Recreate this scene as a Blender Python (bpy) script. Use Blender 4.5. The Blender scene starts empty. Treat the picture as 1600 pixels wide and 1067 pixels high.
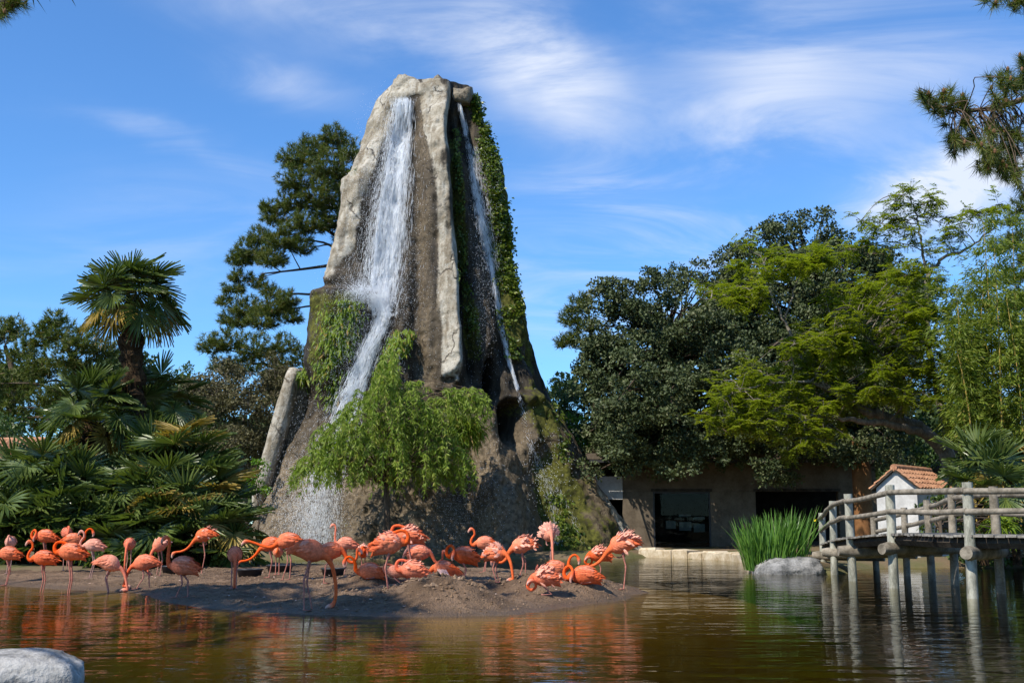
import bpy, math, random
import numpy as np
from mathutils import Vector, Matrix

C = bpy.context.scene.collection
scene = bpy.context.scene
rng = np.random.default_rng(7)
R = math.radians

# ------------------------------------------------------------------ camera
FPX = 40 / 36 * 1600
CAMZ = 1.1
PITCH = math.atan(286.5 / FPX)
cam_d = bpy.data.cameras.new('camera')
cam_d.lens = 40
cam_d.sensor_width = 36
cam_d.clip_end = 3000
cam = bpy.data.objects.new('camera', cam_d)
C.objects.link(cam)
cam.location = (0, 0, CAMZ)
cam.rotation_euler = (math.pi / 2 + PITCH, 0, 0)
scene.camera = cam

# ------------------------------------------------------------------ sun and sky
SUN_EL = 47.0
SUN_H = Vector((-0.76, -0.65)).normalized()
sv = Vector((SUN_H.x * math.cos(R(SUN_EL)), SUN_H.y * math.cos(R(SUN_EL)), math.sin(R(SUN_EL))))
sun_d = bpy.data.lights.new('sun', 'SUN')
sun_d.energy = 4.8
sun_d.angle = R(0.5)
sun_d.color = (1.0, 0.93, 0.82)
sun = bpy.data.objects.new('sun', sun_d)
C.objects.link(sun)
sun.rotation_euler = sv.to_track_quat('Z', 'Y').to_euler()
sun.location = (-30, -15, 60)

W = bpy.data.worlds.new('World')
scene.world = W
W.use_nodes = True


def build_world():
    nt = W.node_tree
    N, L = nt.nodes, nt.links
    N.clear()
    out = N.new('ShaderNodeOutputWorld')
    bg = N.new('ShaderNodeBackground')
    bg.inputs['Strength'].default_value = 0.14
    sky = N.new('ShaderNodeTexSky')
    sky.sky_type = 'NISHITA'
    sky.sun_disc = False
    sky.sun_elevation = R(SUN_EL)
    sky.sun_rotation = math.atan2(sv.x, sv.y)
    sky.air_density = 1.0
    sky.dust_density = 0.0
    sky.ozone_density = 4.0
    tint = N.new('ShaderNodeMix')
    tint.data_type = 'RGBA'
    tint.blend_type = 'MULTIPLY'
    tint.inputs['Factor'].default_value = 1.0
    L.new(sky.outputs[0], tint.inputs['A'])
    tint.inputs['B'].default_value = (0.53, 0.82, 1.08, 1)
    tc = N.new('ShaderNodeTexCoord')
    sep = N.new('ShaderNodeSeparateXYZ')
    L.new(tc.outputs['Generated'], sep.inputs[0])

    def math_(op, a, b=None, c=None):
        n = N.new('ShaderNodeMath')
        n.operation = op
        for i, v in enumerate((a, b, c)):
            if v is None:
                continue
            if isinstance(v, (int, float)):
                n.inputs[i].default_value = v
            else:
                L.new(v, n.inputs[i])
        return n.outputs[0]

    X, Y, Z = sep.outputs
    # cirrus layer: project the view direction on a high plane
    zz = math_('MAXIMUM', math_('ADD', Z, 0.12), 0.03)
    comb = N.new('ShaderNodeCombineXYZ')
    L.new(math_('DIVIDE', X, zz), comb.inputs[0])
    L.new(math_('DIVIDE', Y, zz), comb.inputs[1])

    def noise(scale, rot, stretch, loc, detail=6, rough=0.55, dist=0.4):
        mp = N.new('ShaderNodeMapping')
        mp.inputs['Rotation'].default_value = (0, 0, rot)
        mp.inputs['Scale'].default_value = stretch
        mp.inputs['Location'].default_value = loc
        L.new(comb.outputs[0], mp.inputs[0])
        n = N.new('ShaderNodeTexNoise')
        n.inputs['Scale'].default_value = scale
        n.inputs['Detail'].default_value = detail
        n.inputs['Roughness'].default_value = rough
        n.inputs['Distortion'].default_value = dist
        L.new(mp.outputs[0], n.inputs[0])
        return n.outputs[0]

    def ramp(v, a, b):
        n = N.new('ShaderNodeMapRange')
        n.interpolation_type = 'SMOOTHSTEP'
        n.inputs['From Min'].default_value = a
        n.inputs['From Max'].default_value = b
        L.new(v, n.inputs['Value'])
        return n.outputs[0]

    big = ramp(noise(0.55, R(25), (1, 0.8, 1), (3.1, 1.7, 0), 4, 0.5, 0.6), 0.40, 0.66)
    fine = noise(1.7, R(-28), (0.75, 1.35, 1), (0.4, 2.2, 0), 9, 0.6, 1.3)
    wisps = ramp(fine, 0.36, 0.78)
    base = math_('MULTIPLY', big, wisps)
    # named cloud patches of the photograph's sky: (u, w, ru, rw, slant, gain), u = x/y, w = z/y
    u = math_('DIVIDE', X, math_('MAXIMUM', Y, 0.05))
    w = math_('DIVIDE', Z, math_('MAXIMUM', Y, 0.05))
    patches = [(-0.13, 0.455, 0.22, 0.035, -0.30, 0.50), (0.02, 0.415, 0.07, 0.05, -0.55, 0.75),
               (-0.22, 0.405, 0.06, 0.018, -0.35, 0.4),
               (0.25, 0.41, 0.075, 0.085, 0.25, 0.62), (0.38, 0.43, 0.09, 0.05, 0.2, 0.42),
               (0.11, 0.29, 0.055, 0.022, -0.3, 0.50), (0.38, 0.29, 0.085, 0.030, 0.15, 1.9),
               (-0.30, 0.26, 0.12, 0.05, 0.0, 0.2), (-0.30, 0.345, 0.09, 0.014, -0.35, 0.3)]
    wob = math_('MULTIPLY', math_('SUBTRACT', noise(1.2, 0, (1, 1, 1), (9, 4, 0), 5, 0.6, 0.3), 0.5), 0.12)
    acc = None
    for (pu, pw, ru, rw, sl, g) in patches:
        du = math_('SUBTRACT', math_('ADD', u, wob), pu)
        dw = math_('SUBTRACT', math_('ADD', w, wob), pw)
        dw = math_('SUBTRACT', dw, math_('MULTIPLY', du, sl))
        q = math_('ADD', math_('POWER', math_('ABSOLUTE', math_('DIVIDE', du, ru)), 2.0),
                  math_('POWER', math_('ABSOLUTE', math_('DIVIDE', dw, rw)), 2.0))
        e = math_('MULTIPLY', math_('EXPONENT', math_('MULTIPLY', q, -1.0)), g)
        acc = e if acc is None else math_('ADD', acc, e)
    front = ramp(Y, 0.05, 0.3)
    tex = math_('ADD', math_('MULTIPLY', ramp(fine, 0.32, 0.66), 0.9), 0.1)
    acc = math_('MULTIPLY', math_('MULTIPLY', acc, front), tex)
    fac = math_('MINIMUM', math_('ADD', math_('MULTIPLY', base, 0.60), math_('MULTIPLY', acc, 1.0)), 0.9)
    fac = math_('MULTIPLY', fac, ramp(Z, 0.0, 0.12))
    mix = N.new('ShaderNodeMix')
    mix.data_type = 'RGBA'
    L.new(fac, mix.inputs['Factor'])
    L.new(tint.outputs['Result'], mix.inputs['A'])
    mix.inputs['B'].default_value = (4.5, 4.85, 5.6, 1)
    L.new(mix.outputs['Result'], bg.inputs['Color'])
    L.new(bg.outputs[0], out.inputs[0])


build_world()
vs = scene.view_settings
vs.view_transform = 'Standard'
vs.look = 'None'
vs.exposure = 0.45
vs.gamma = 1.0
vs.use_curve_mapping = False
scene.cycles.max_bounces = 8
scene.cycles.transparent_max_bounces = 12
scene.cycles.caustics_reflective = False
scene.cycles.caustics_refractive = False
scene.cycles.use_denoising = True

# ------------------------------------------------------------------ pixel <-> place helpers
CP, SP = math.cos(PITCH), math.sin(PITCH)


def P(px, py, Y):
    """the place at depth Y (metres north of the camera) seen at a picture point"""
    v = 533.5 - py
    d = np.array([px - 800, FPX * CP - v * SP, FPX * SP + v * CP])
    return np.array([0, 0, CAMZ]) + d * (Y / d[1])


def G(px, py, z=0.0):
    v = 533.5 - py
    d = np.array([px - 800, FPX * CP - v * SP, FPX * SP + v * CP])
    return np.array([0, 0, CAMZ]) + d * ((z - CAMZ) / d[2])


def proj(V):
    q = np.asarray(V, float) - np.array([0, 0, CAMZ])
    f = q[..., 1] * CP + q[..., 2] * SP
    u = -q[..., 1] * SP + q[..., 2] * CP
    return 800 + FPX * q[..., 0] / f, 533.5 - FPX * u / f


def ppm(Y):
    return FPX / Y


# ------------------------------------------------------------------ noise (vectorised)
def _h(ix, iy, iz, s):
    h = (ix.astype(np.int64) * 374761393 + iy.astype(np.int64) * 668265263 + iz.astype(np.int64) * 2147483647 + s * 974634777) & 0xFFFFFFFF
    h = ((h ^ (h >> 13)) * 1274126177) & 0xFFFFFFFF
    h = ((h ^ (h >> 16)) * 2246822519) & 0xFFFFFFFF
    return ((h ^ (h >> 15)) & 0xFFFFFF) / float(0xFFFFFF)


def vnoise(p, s=0):
    p = np.asarray(p, float)
    i = np.floor(p).astype(np.int64)
    f = p - i
    f = f * f * (3 - 2 * f)
    o = 0
    for a in (0, 1):
        for b in (0, 1):
            for c in (0, 1):
                w = (f[..., 0] if a else 1 - f[..., 0]) * (f[..., 1] if b else 1 - f[..., 1]) * (f[..., 2] if c else 1 - f[..., 2])
                o = o + w * _h(i[..., 0] + a, i[..., 1] + b, i[..., 2] + c, s)
    return o


def fbm(p, octv=4, s=0):
    o, a, t = 0, 1, 0
    p = np.asarray(p, float)
    for k in range(octv):
        o = o + a * vnoise(p, s + k * 17)
        t += a
        a *= 0.5
        p = p * 2.03
    return o / t - 0.5


def sstep(a, b, x):
    t = np.clip((np.asarray(x, float) - a) / (b - a), 0, 1)
    return t * t * (3 - 2 * t)


# ------------------------------------------------------------------ mesh helpers
def build(name, chunks, mats, parent=None, smooth=False):
    """chunks: (V, F, material index, tint per vertex or None, colour per vertex or None) -> ONE mesh object"""
    Vs, fl, ls, mi, tn, cl = [], [], [], [], [], []
    off = lo = 0
    for ch in chunks:
        V, F = np.asarray(ch[0], np.float32).reshape(-1, 3), np.asarray(ch[1], np.int32)
        if len(V) == 0 or len(F) == 0:
            continue
        m = ch[2] if len(ch) > 2 else 0
        t = ch[3] if len(ch) > 3 and ch[3] is not None else 0.5
        c = ch[4] if len(ch) > 4 and ch[4] is not None else (1, 1, 1)
        Vs.append(V)
        k = F.shape[1]
        fl.append((F + off).ravel())
        ls.append(lo + np.arange(len(F)) * k)
        mi.append(np.full(len(F), m, np.int32))
        tn.append(np.broadcast_to(np.asarray(t, np.float32), (len(V),)))
        cl.append(np.broadcast_to(np.asarray(c, np.float32), (len(V), 3)))
        off += len(V)
        lo += len(F) * k
    V, fl, ls, mi = np.concatenate(Vs), np.concatenate(fl), np.concatenate(ls), np.concatenate(mi)
    me = bpy.data.meshes.new(name)
    me.vertices.add(len(V))
    me.vertices.foreach_set('co', V.ravel())
    me.loops.add(len(fl))
    me.loops.foreach_set('vertex_index', fl.astype(np.int32))
    me.polygons.add(len(ls))
    me.polygons.foreach_set('loop_start', ls.astype(np.int32))
    me.polygons.foreach_set('material_index', mi)
    me.polygons.foreach_set('use_smooth', np.full(len(ls), bool(smooth)))
    a = me.attributes.new('tint', 'FLOAT', 'POINT')
    a.data.foreach_set('value', np.concatenate(tn).astype(np.float32))
    c4 = np.ones((len(V), 4), np.float32)
    c4[:, :3] = np.concatenate(cl)
    a = me.attributes.new('Col', 'FLOAT_COLOR', 'POINT')
    a.data.foreach_set('color', c4.ravel())
    for m in (mats if isinstance(mats, (list, tuple)) else [mats]):
        me.materials.append(m)
    me.update(calc_edges=True)
    o = bpy.data.objects.new(name, me)
    C.objects.link(o)
    if parent is not None:
        o.parent = parent
    return o


def tag(o, label=None, cat=None, group=None, kind=None):
    if label:
        o['label'] = label
    if cat:
        o['category'] = cat
    if group:
        o['group'] = group
    if kind:
        o['kind'] = kind
    return o


def empty(name, loc=(0, 0, 0), rz=0.0):
    o = bpy.data.objects.new(name, None)
    o.empty_display_size = 0.2
    o.location = [float(v) for v in loc]
    o.rotation_euler = (0, 0, rz)
    C.objects.link(o)
    return o


def copy_to(o, parent=None):
    c = o.copy()
    C.objects.link(c)
    if parent is not None:
        c.parent = parent
    return c


def catmull(pts, n):
    p = np.asarray(pts, float)
    p = np.vstack([2 * p[0] - p[1], p, 2 * p[-1] - p[-2]])
    m = len(p) - 3
    t = np.linspace(0, m - 1e-6, n)
    i = t.astype(int)
    f = (t - i)[:, None]
    a, b, c, d = p[i], p[i + 1], p[i + 2], p[i + 3]
    return 0.5 * (2 * b + (c - a) * f + (2 * a - 5 * b + 4 * c - d) * f ** 2 + (3 * b - a - 3 * c + d) * f ** 3)


def tube(path, rad, seg=8, up=(0, 0, 1), rad2=None, cap=True):
    """sweep rings along a path; rad = half width (side), rad2 = half height"""
    p = np.asarray(path, float)
    n = len(p)
    r = np.broadcast_to(np.asarray(rad, float), (n,))
    r2 = r if rad2 is None else np.broadcast_to(np.asarray(rad2, float), (n,))
    T = np.gradient(p, axis=0)
    T /= np.linalg.norm(T, axis=1)[:, None] + 1e-9
    S = np.zeros_like(T)
    u = np.asarray(up, float)
    s = np.cross(T[0], u)
    if np.linalg.norm(s) < 0.15:
        s = np.cross(T[0], [0.3, 1, 0.1])
    s /= np.linalg.norm(s)
    for i in range(n):
        s = s - T[i] * np.dot(s, T[i])
        s /= np.linalg.norm(s) + 1e-9
        S[i] = s
    U = np.cross(S, T)
    a = np.arange(seg) / seg * 2 * np.pi
    V = p[:, None] + S[:, None] * (np.cos(a)[None, :, None] * r[:, None, None]) + U[:, None] * (np.sin(a)[None, :, None] * r2[:, None, None])
    V = V.reshape(-1, 3)
    i, j = np.meshgrid(np.arange(n - 1), np.arange(seg), indexing='ij')
    j2 = (j + 1) % seg
    F = np.stack([i * seg + j, i * seg + j2, (i + 1) * seg + j2, (i + 1) * seg + j], -1).reshape(-1, 4)
    if cap:
        V = np.vstack([V, p[0], p[-1]])
        k = np.arange(seg)
        c0 = np.stack([np.full(seg, n * seg), (k + 1) % seg, k, k], -1)
        c1 = np.stack([np.full(seg, n * seg + 1), (n - 1) * seg + k, (n - 1) * seg + (k + 1) % seg, (n - 1) * seg + (k + 1) % seg], -1)
        return V, F, np.vstack([c0[:, :3], c1[:, :3]])
    return V, F, None


def tube_chunks(path, rad, seg=8, m=0, col=None, tint=None, **kw):
    V, F, T = tube(path, rad, seg, **kw)
    if T is None:
        return [(V, F, m, tint, col)]
    # caps carry their own copies of the ring vertices
    return [(V, F, m, tint, col), (V, T, m, tint, col)]


def box(c, s, rz=0.0, jitter=0.0, bev=0.0):
    x, y, z = s[0] / 2, s[1] / 2, s[2] / 2
    if bev <= 0:
        V = np.array([[-x, -y, -z], [x, -y, -z], [x, y, -z], [-x, y, -z], [-x, -y, z], [x, -y, z], [x, y, z], [-x, y, z]], float)
        F = [[0, 3, 2, 1], [4, 5, 6, 7], [0, 1, 5, 4], [1, 2, 6, 5], [2, 3, 7, 6], [3, 0, 4, 7]]
    else:
        b = bev
        V = np.array([[-x, -y, -z], [x, -y, -z], [x, y, -z], [-x, y, -z],
                      [-x, -y, z - b], [x, -y, z - b], [x, y, z - b], [-x, y, z - b],
                      [-x + b, -y + b, z], [x - b, -y + b, z], [x - b, y - b, z], [-x + b, y - b, z]], float)
        F = [[0, 3, 2, 1], [8, 9, 10, 11], [0, 1, 5, 4], [1, 2, 6, 5], [2, 3, 7, 6], [3, 0, 4, 7],
             [4, 5, 9, 8], [5, 6, 10, 9], [6, 7, 11, 10], [7, 4, 8, 11]]
    if jitter:
        V = V + rng.normal(0, jitter, V.shape)
    c_, s_ = math.cos(rz), math.sin(rz)
    V = V @ np.array([[c_, s_, 0], [-s_, c_, 0], [0, 0, 1]])
    return V + np.asarray(c, float), np.array(F)


def rot_cols(d, up=(0, 0, 1)):
    """frames from direction vectors d (n,3): returns D, S, U"""
    d = d / (np.linalg.norm(d, axis=1)[:, None] + 1e-9)
    s = np.cross(d, np.asarray(up, float))
    bad = np.linalg.norm(s, axis=1) < 1e-3
    s[bad] = [1, 0, 0]
    s /= np.linalg.norm(s, axis=1)[:, None]
    return d, s, np.cross(s, d)


def leaf_quads(pos, d, nrm, ln, wd, droop=0.0):
    """folded diamond leaves: (n) positions, growth directions, normals, lengths, widths -> V, F (1 quad each)"""
    n = len(pos)
    d = d / (np.linalg.norm(d, axis=1)[:, None] + 1e-9)
    s = np.cross(d, nrm)
    s /= np.linalg.norm(s, axis=1)[:, None] + 1e-9
    u = np.cross(s, d)
    ln = np.broadcast_to(ln, (n,))[:, None]
    wd = np.broadcast_to(wd, (n,))[:, None]
    mid = pos + d * ln * 0.48
    V = np.stack([pos, mid + s * wd * 0.5 + u * wd * 0.12, pos + d * ln - u * ln * droop, mid - s * wd * 0.5 + u * wd * 0.12], 1).reshape(-1, 3)
    F = np.arange(n * 4).reshape(-1, 4)
    return V, F


def rdir(n, r=None):
    v = (r or rng).normal(size=(n, 3))
    return v / np.linalg.norm(v, axis=1)[:, None]


# ------------------------------------------------------------------ materials
def new_mat(name):
    m = bpy.data.materials.new(name)
    m.use_nodes = True
    nt = m.node_tree
    nt.nodes.clear()
    out = nt.nodes.new('ShaderNodeOutputMaterial')
    return m, nt, out


class NT:
    def __init__(self, nt):
        self.nt = nt

    def n(self, t, **kw):
        x = self.nt.nodes.new(t)
        for k, v in kw.items():
            setattr(x, k, v)
        return x

    def l(self, a, b):
        self.nt.links.new(a, b)

    def val(self, sock, v):
        if isinstance(v, (int, float, tuple, list)):
            if isinstance(v, (tuple, list)) and len(v) == 3 and sock.type == 'RGBA':
                v = (*v, 1)
            sock.default_value = v
        else:
            self.l(v, sock)

    def math(self, op, a, b=0.0, clamp=False):
        x = self.n('ShaderNodeMath', operation=op, use_clamp=clamp)
        self.val(x.inputs[0], a)
        self.val(x.inputs[1], b)
        return x.outputs[0]

    def mix(self, f, a, b, blend='MIX'):
        x = self.n('ShaderNodeMix', data_type='RGBA', blend_type=blend)
        self.val(x.inputs['Factor'], f)
        self.val(x.inputs['A'], a)
        self.val(x.inputs['B'], b)
        return x.outputs['Result']

    def noise(self, scale, detail=4, rough=0.55, co=None, stretch=None, dist=0.0):
        if co is None:
            co = self.n('ShaderNodeTexCoord').outputs['Object']
        if stretch is not None:
            mp = self.n('ShaderNodeMapping')
            mp.inputs['Scale'].default_value = stretch
            self.l(co, mp.inputs[0])
            co = mp.outputs[0]
        x = self.n('ShaderNodeTexNoise')
        self.l(co, x.inputs['Vector'])
        x.inputs['Scale'].default_value = scale
        x.inputs['Detail'].default_value = detail
        x.inputs['Roughness'].default_value = rough
        x.inputs['Distortion'].default_value = dist
        return x.outputs['Fac']

    def ramp(self, v, a, b, lo=0.0, hi=1.0):
        x = self.n('ShaderNodeMapRange', interpolation_type='SMOOTHSTEP')
        self.val(x.inputs['Value'], v)
        x.inputs['From Min'].default_value = a
        x.inputs['From Max'].default_value = b
        x.inputs['To Min'].default_value = lo
        x.inputs['To Max'].default_value = hi
        return x.outputs['Result']

    def attr(self, name, out='Fac'):
        x = self.n('ShaderNodeAttribute')
        x.attribute_name = name
        return x.outputs[out]

    def bump(self, h, strength=0.5, dist=0.02):
        x = self.n('ShaderNodeBump')
        self.val(x.inputs['Height'], h)
        x.inputs['Strength'].default_value = strength
        x.inputs['Distance'].default_value = dist
        return x.outputs['Normal']

    def bsdf(self, col, rough=0.7, spec=0.3, normal=None, **kw):
        x = self.n('ShaderNodeBsdfPrincipled')
        self.val(x.inputs['Base Color'], col)
        self.val(x.inputs['Roughness'], rough)
        self.val(x.inputs['Specular IOR Level'], spec)
        if normal is not None:
            self.l(normal, x.inputs['Normal'])
        for k, v in kw.items():
            self.val(x.inputs[k], v)
        return x.outputs[0]


def mat_plain(name, c1, c2, scale=6.0, rough=0.75, spec=0.25, bump=0.35, bdist=0.01, stretch=None, detail=6):
    m, nt, out = new_mat(name)
    t = NT(nt)
    f = t.noise(scale, detail, 0.6, stretch=stretch)
    f2 = t.noise(scale * 6.3, 4, 0.6, stretch=stretch)
    v = t.ramp(t.math('ADD', t.math('MULTIPLY', f, 0.7), t.math('MULTIPLY', f2, 0.3)), 0.33, 0.67)
    col = t.mix(v, c1, c2)
    n = t.bump(t.math('ADD', f, t.math('MULTIPLY', f2, 0.5)), bump, bdist)
    t.l(t.bsdf(col, rough, spec, n), out.inputs[0])
    return m


def mat_leaf(name, c1, c2, c3=None, trans=0.35, rough=0.45, spec=0.35):
    """leaf: colour differs leaf by leaf (attribute tint), some light comes through"""
    m, nt, out = new_mat(name)
    t = NT(nt)
    a = t.attr('tint')
    col = t.mix(t.ramp(a, 0.0, 0.75), c1, c2)
    if c3 is not None:
        col = t.mix(t.ramp(a, 0.86, 0.97), col, c3)
    b = t.bsdf(col, rough, spec)
    tr = t.n('ShaderNodeBsdfTranslucent')
    t.l(t.mix(1.0, col, (1.15, 1.25, 0.55), 'MULTIPLY'), tr.inputs[0])
    mx = t.n('ShaderNodeMixShader')
    mx.inputs[0].default_value = trans
    t.l(b, mx.inputs[1])
    t.l(tr.outputs[0], mx.inputs[2])
    t.l(mx.outputs[0], out.inputs[0])
    return m


M = {}
M['bark'] = mat_plain('bark', (0.05, 0.036, 0.025), (0.16, 0.12, 0.085), 5, 0.9, 0.1, 0.8, 0.03, (1, 1, 0.25))
M['bark_grey'] = mat_plain('bark_grey', (0.09, 0.075, 0.06), (0.27, 0.23, 0.18), 7, 0.9, 0.1, 0.7, 0.02, (1, 1, 0.3))
M['bark_palm'] = mat_plain('bark_palm', (0.018, 0.012, 0.008), (0.085, 0.055, 0.03), 9, 0.95, 0.05, 1.0, 0.05, (1, 1, 0.6))
M['culm'] = mat_plain('culm', (0.24, 0.17, 0.035), (0.36, 0.26, 0.06), 3, 0.5, 0.3, 0.1)
M['oak'] = mat_leaf('oak_leaf', (0.033, 0.050, 0.016), (0.088, 0.112, 0.042), (0.14, 0.15, 0.07), 0.12, 0.55, 0.30)
M['pine'] = mat_leaf('pine_needle', (0.045, 0.075, 0.014), (0.125, 0.150, 0.028), (0.24, 0.16, 0.06), 0.3, 0.5, 0.3)
M['locust'] = mat_leaf('locust_leaf', (0.15, 0.20, 0.014), (0.27, 0.31, 0.026), (0.36, 0.34, 0.05), 0.5, 0.5, 0.25)
M['bamboo'] = mat_leaf('bamboo_leaf', (0.085, 0.135, 0.014), (0.185, 0.225, 0.028), (0.30, 0.27, 0.06), 0.4, 0.5, 0.25)
M['willow'] = mat_leaf('willow_leaf', (0.13, 0.21, 0.020), (0.27, 0.35, 0.055), (0.40, 0.38, 0.09), 0.45, 0.5, 0.3)
M['scrub'] = mat_leaf('scrub_leaf', (0.055, 0.054, 0.022), (0.135, 0.122, 0.058), (0.10, 0.08, 0.045), 0.15, 0.6, 0.2)
M['bright'] = mat_leaf('bright_leaf', (0.07, 0.16, 0.012), (0.16, 0.27, 0.02), None, 0.4, 0.5, 0.3)
M['mid'] = mat_leaf('mid_leaf', (0.030, 0.065, 0.014), (0.075, 0.125, 0.028), (0.13, 0.16, 0.04), 0.3, 0.45, 0.35)
M['wood_leaf'] = mat_leaf('woodland_leaf', (0.032, 0.055, 0.018), (0.07, 0.10, 0.032), None, 0.25, 0.6, 0.2)
M['palm'] = mat_leaf('palm_leaf', (0.042, 0.075, 0.016), (0.125, 0.165, 0.040), None, 0.25, 0.35, 0.5)
M['palm_old'] = mat_leaf('palm_leaf_old', (0.20, 0.16, 0.03), (0.34, 0.24, 0.06), None, 0.25, 0.5, 0.3)
M['ivy'] = mat_leaf('ivy_leaf', (0.045, 0.080, 0.010), (0.13, 0.18, 0.022), (0.22, 0.24, 0.03), 0.3, 0.4, 0.4)
M['tuft'] = mat_leaf('tuft_leaf', (0.10, 0.17, 0.012), (0.22, 0.30, 0.03), (0.30, 0.20, 0.05), 0.4, 0.5, 0.25)
M['iris'] = mat_leaf('iris_leaf', (0.055, 0.14, 0.018), (0.13, 0.26, 0.04), (0.30, 0.36, 0.16), 0.35, 0.4, 0.4)
M['petal'] = mat_plain('petal', (0.75, 0.55, 0.02), (0.85, 0.65, 0.04), 8, 0.6)
M['log'] = mat_plain('weathered_log', (0.11, 0.095, 0.07), (0.32, 0.28, 0.22), 4.5, 0.85, 0.15, 0.6, 0.012, (1, 1, 1))
M['post'] = mat_plain('pale_post', (0.14, 0.14, 0.11), (0.45, 0.44, 0.36), 5, 0.8, 0.2, 0.5, 0.01, (1.5, 1.5, 0.5))
M['plank'] = mat_plain('deck_plank', (0.13, 0.115, 0.095), (0.34, 0.32, 0.28), 6, 0.85, 0.15, 0.5, 0.008, (0.6, 2, 2))
M['beam'] = mat_plain('dark_beam', (0.025, 0.02, 0.016), (0.08, 0.065, 0.05), 5, 0.9, 0.1, 0.5, 0.01)
M['boulder'] = mat_plain('boulder_stone', (0.085, 0.085, 0.08), (0.33, 0.32, 0.30), 4.0, 0.85, 0.15, 0.9, 0.04)
M['pale_boulder'] = mat_plain('pale_boulder_stone', (0.12, 0.115, 0.105), (0.44, 0.425, 0.395), 4.0, 0.85, 0.15, 0.9, 0.04)
M['render'] = mat_plain('tan_render', (0.10, 0.078, 0.055), (0.18, 0.145, 0.105), 2.0, 0.9, 0.1, 0.3, 0.01)
M['white_render'] = mat_plain('white_render', (0.40, 0.39, 0.37), (0.58, 0.57, 0.54), 2.5, 0.9, 0.1, 0.3, 0.01)
M['ochre_render'] = mat_plain('ochre_render', (0.15, 0.07, 0.03), (0.26, 0.13, 0.055), 2.5, 0.9, 0.1, 0.3, 0.01)
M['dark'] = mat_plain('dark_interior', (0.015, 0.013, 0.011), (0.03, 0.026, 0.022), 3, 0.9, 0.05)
M['frame'] = mat_plain('dark_frame', (0.03, 0.03, 0.03), (0.05, 0.05, 0.05), 5, 0.5, 0.3)
M['panel'] = mat_plain('pale_panel', (0.16, 0.17, 0.175), (0.26, 0.27, 0.27), 3, 0.6, 0.3)
M['tile'] = mat_plain('roof_tile', (0.24, 0.11, 0.06), (0.50, 0.27, 0.155), 7.0, 0.85, 0.15, 0.4, 0.01)
M['kerb'] = mat_plain('pond_stone', (0.30, 0.22, 0.12), (0.58, 0.50, 0.38), 2.2, 0.85, 0.2, 0.6, 0.02)
M['tub'] = mat_plain('black_plastic', (0.012, 0.012, 0.014), (0.03, 0.03, 0.033), 8, 0.45, 0.4, 0.1)
M['cone'] = mat_plain('cone_scale', (0.09, 0.05, 0.028), (0.22, 0.12, 0.06), 20, 0.8, 0.1)


def mat_glass():
    m, nt, out = new_mat('window_glass')
    t = NT(nt)
    fr = t.n('ShaderNodeFresnel')
    fr.inputs[0].default_value = 1.18
    gl = t.n('ShaderNodeBsdfGlossy')
    gl.inputs['Roughness'].default_value = 0.02
    tr = t.n('ShaderNodeBsdfTransparent')
    tr.inputs[0].default_value = (0.75, 0.8, 0.78, 1)
    mx = t.n('ShaderNodeMixShader')
    t.l(fr.outputs[0], mx.inputs[0])
    t.l(tr.outputs[0], mx.inputs[1])
    t.l(gl.outputs[0], mx.inputs[2])
    t.l(mx.outputs[0], out.inputs[0])
    return m


M['glass'] = mat_glass()


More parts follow.
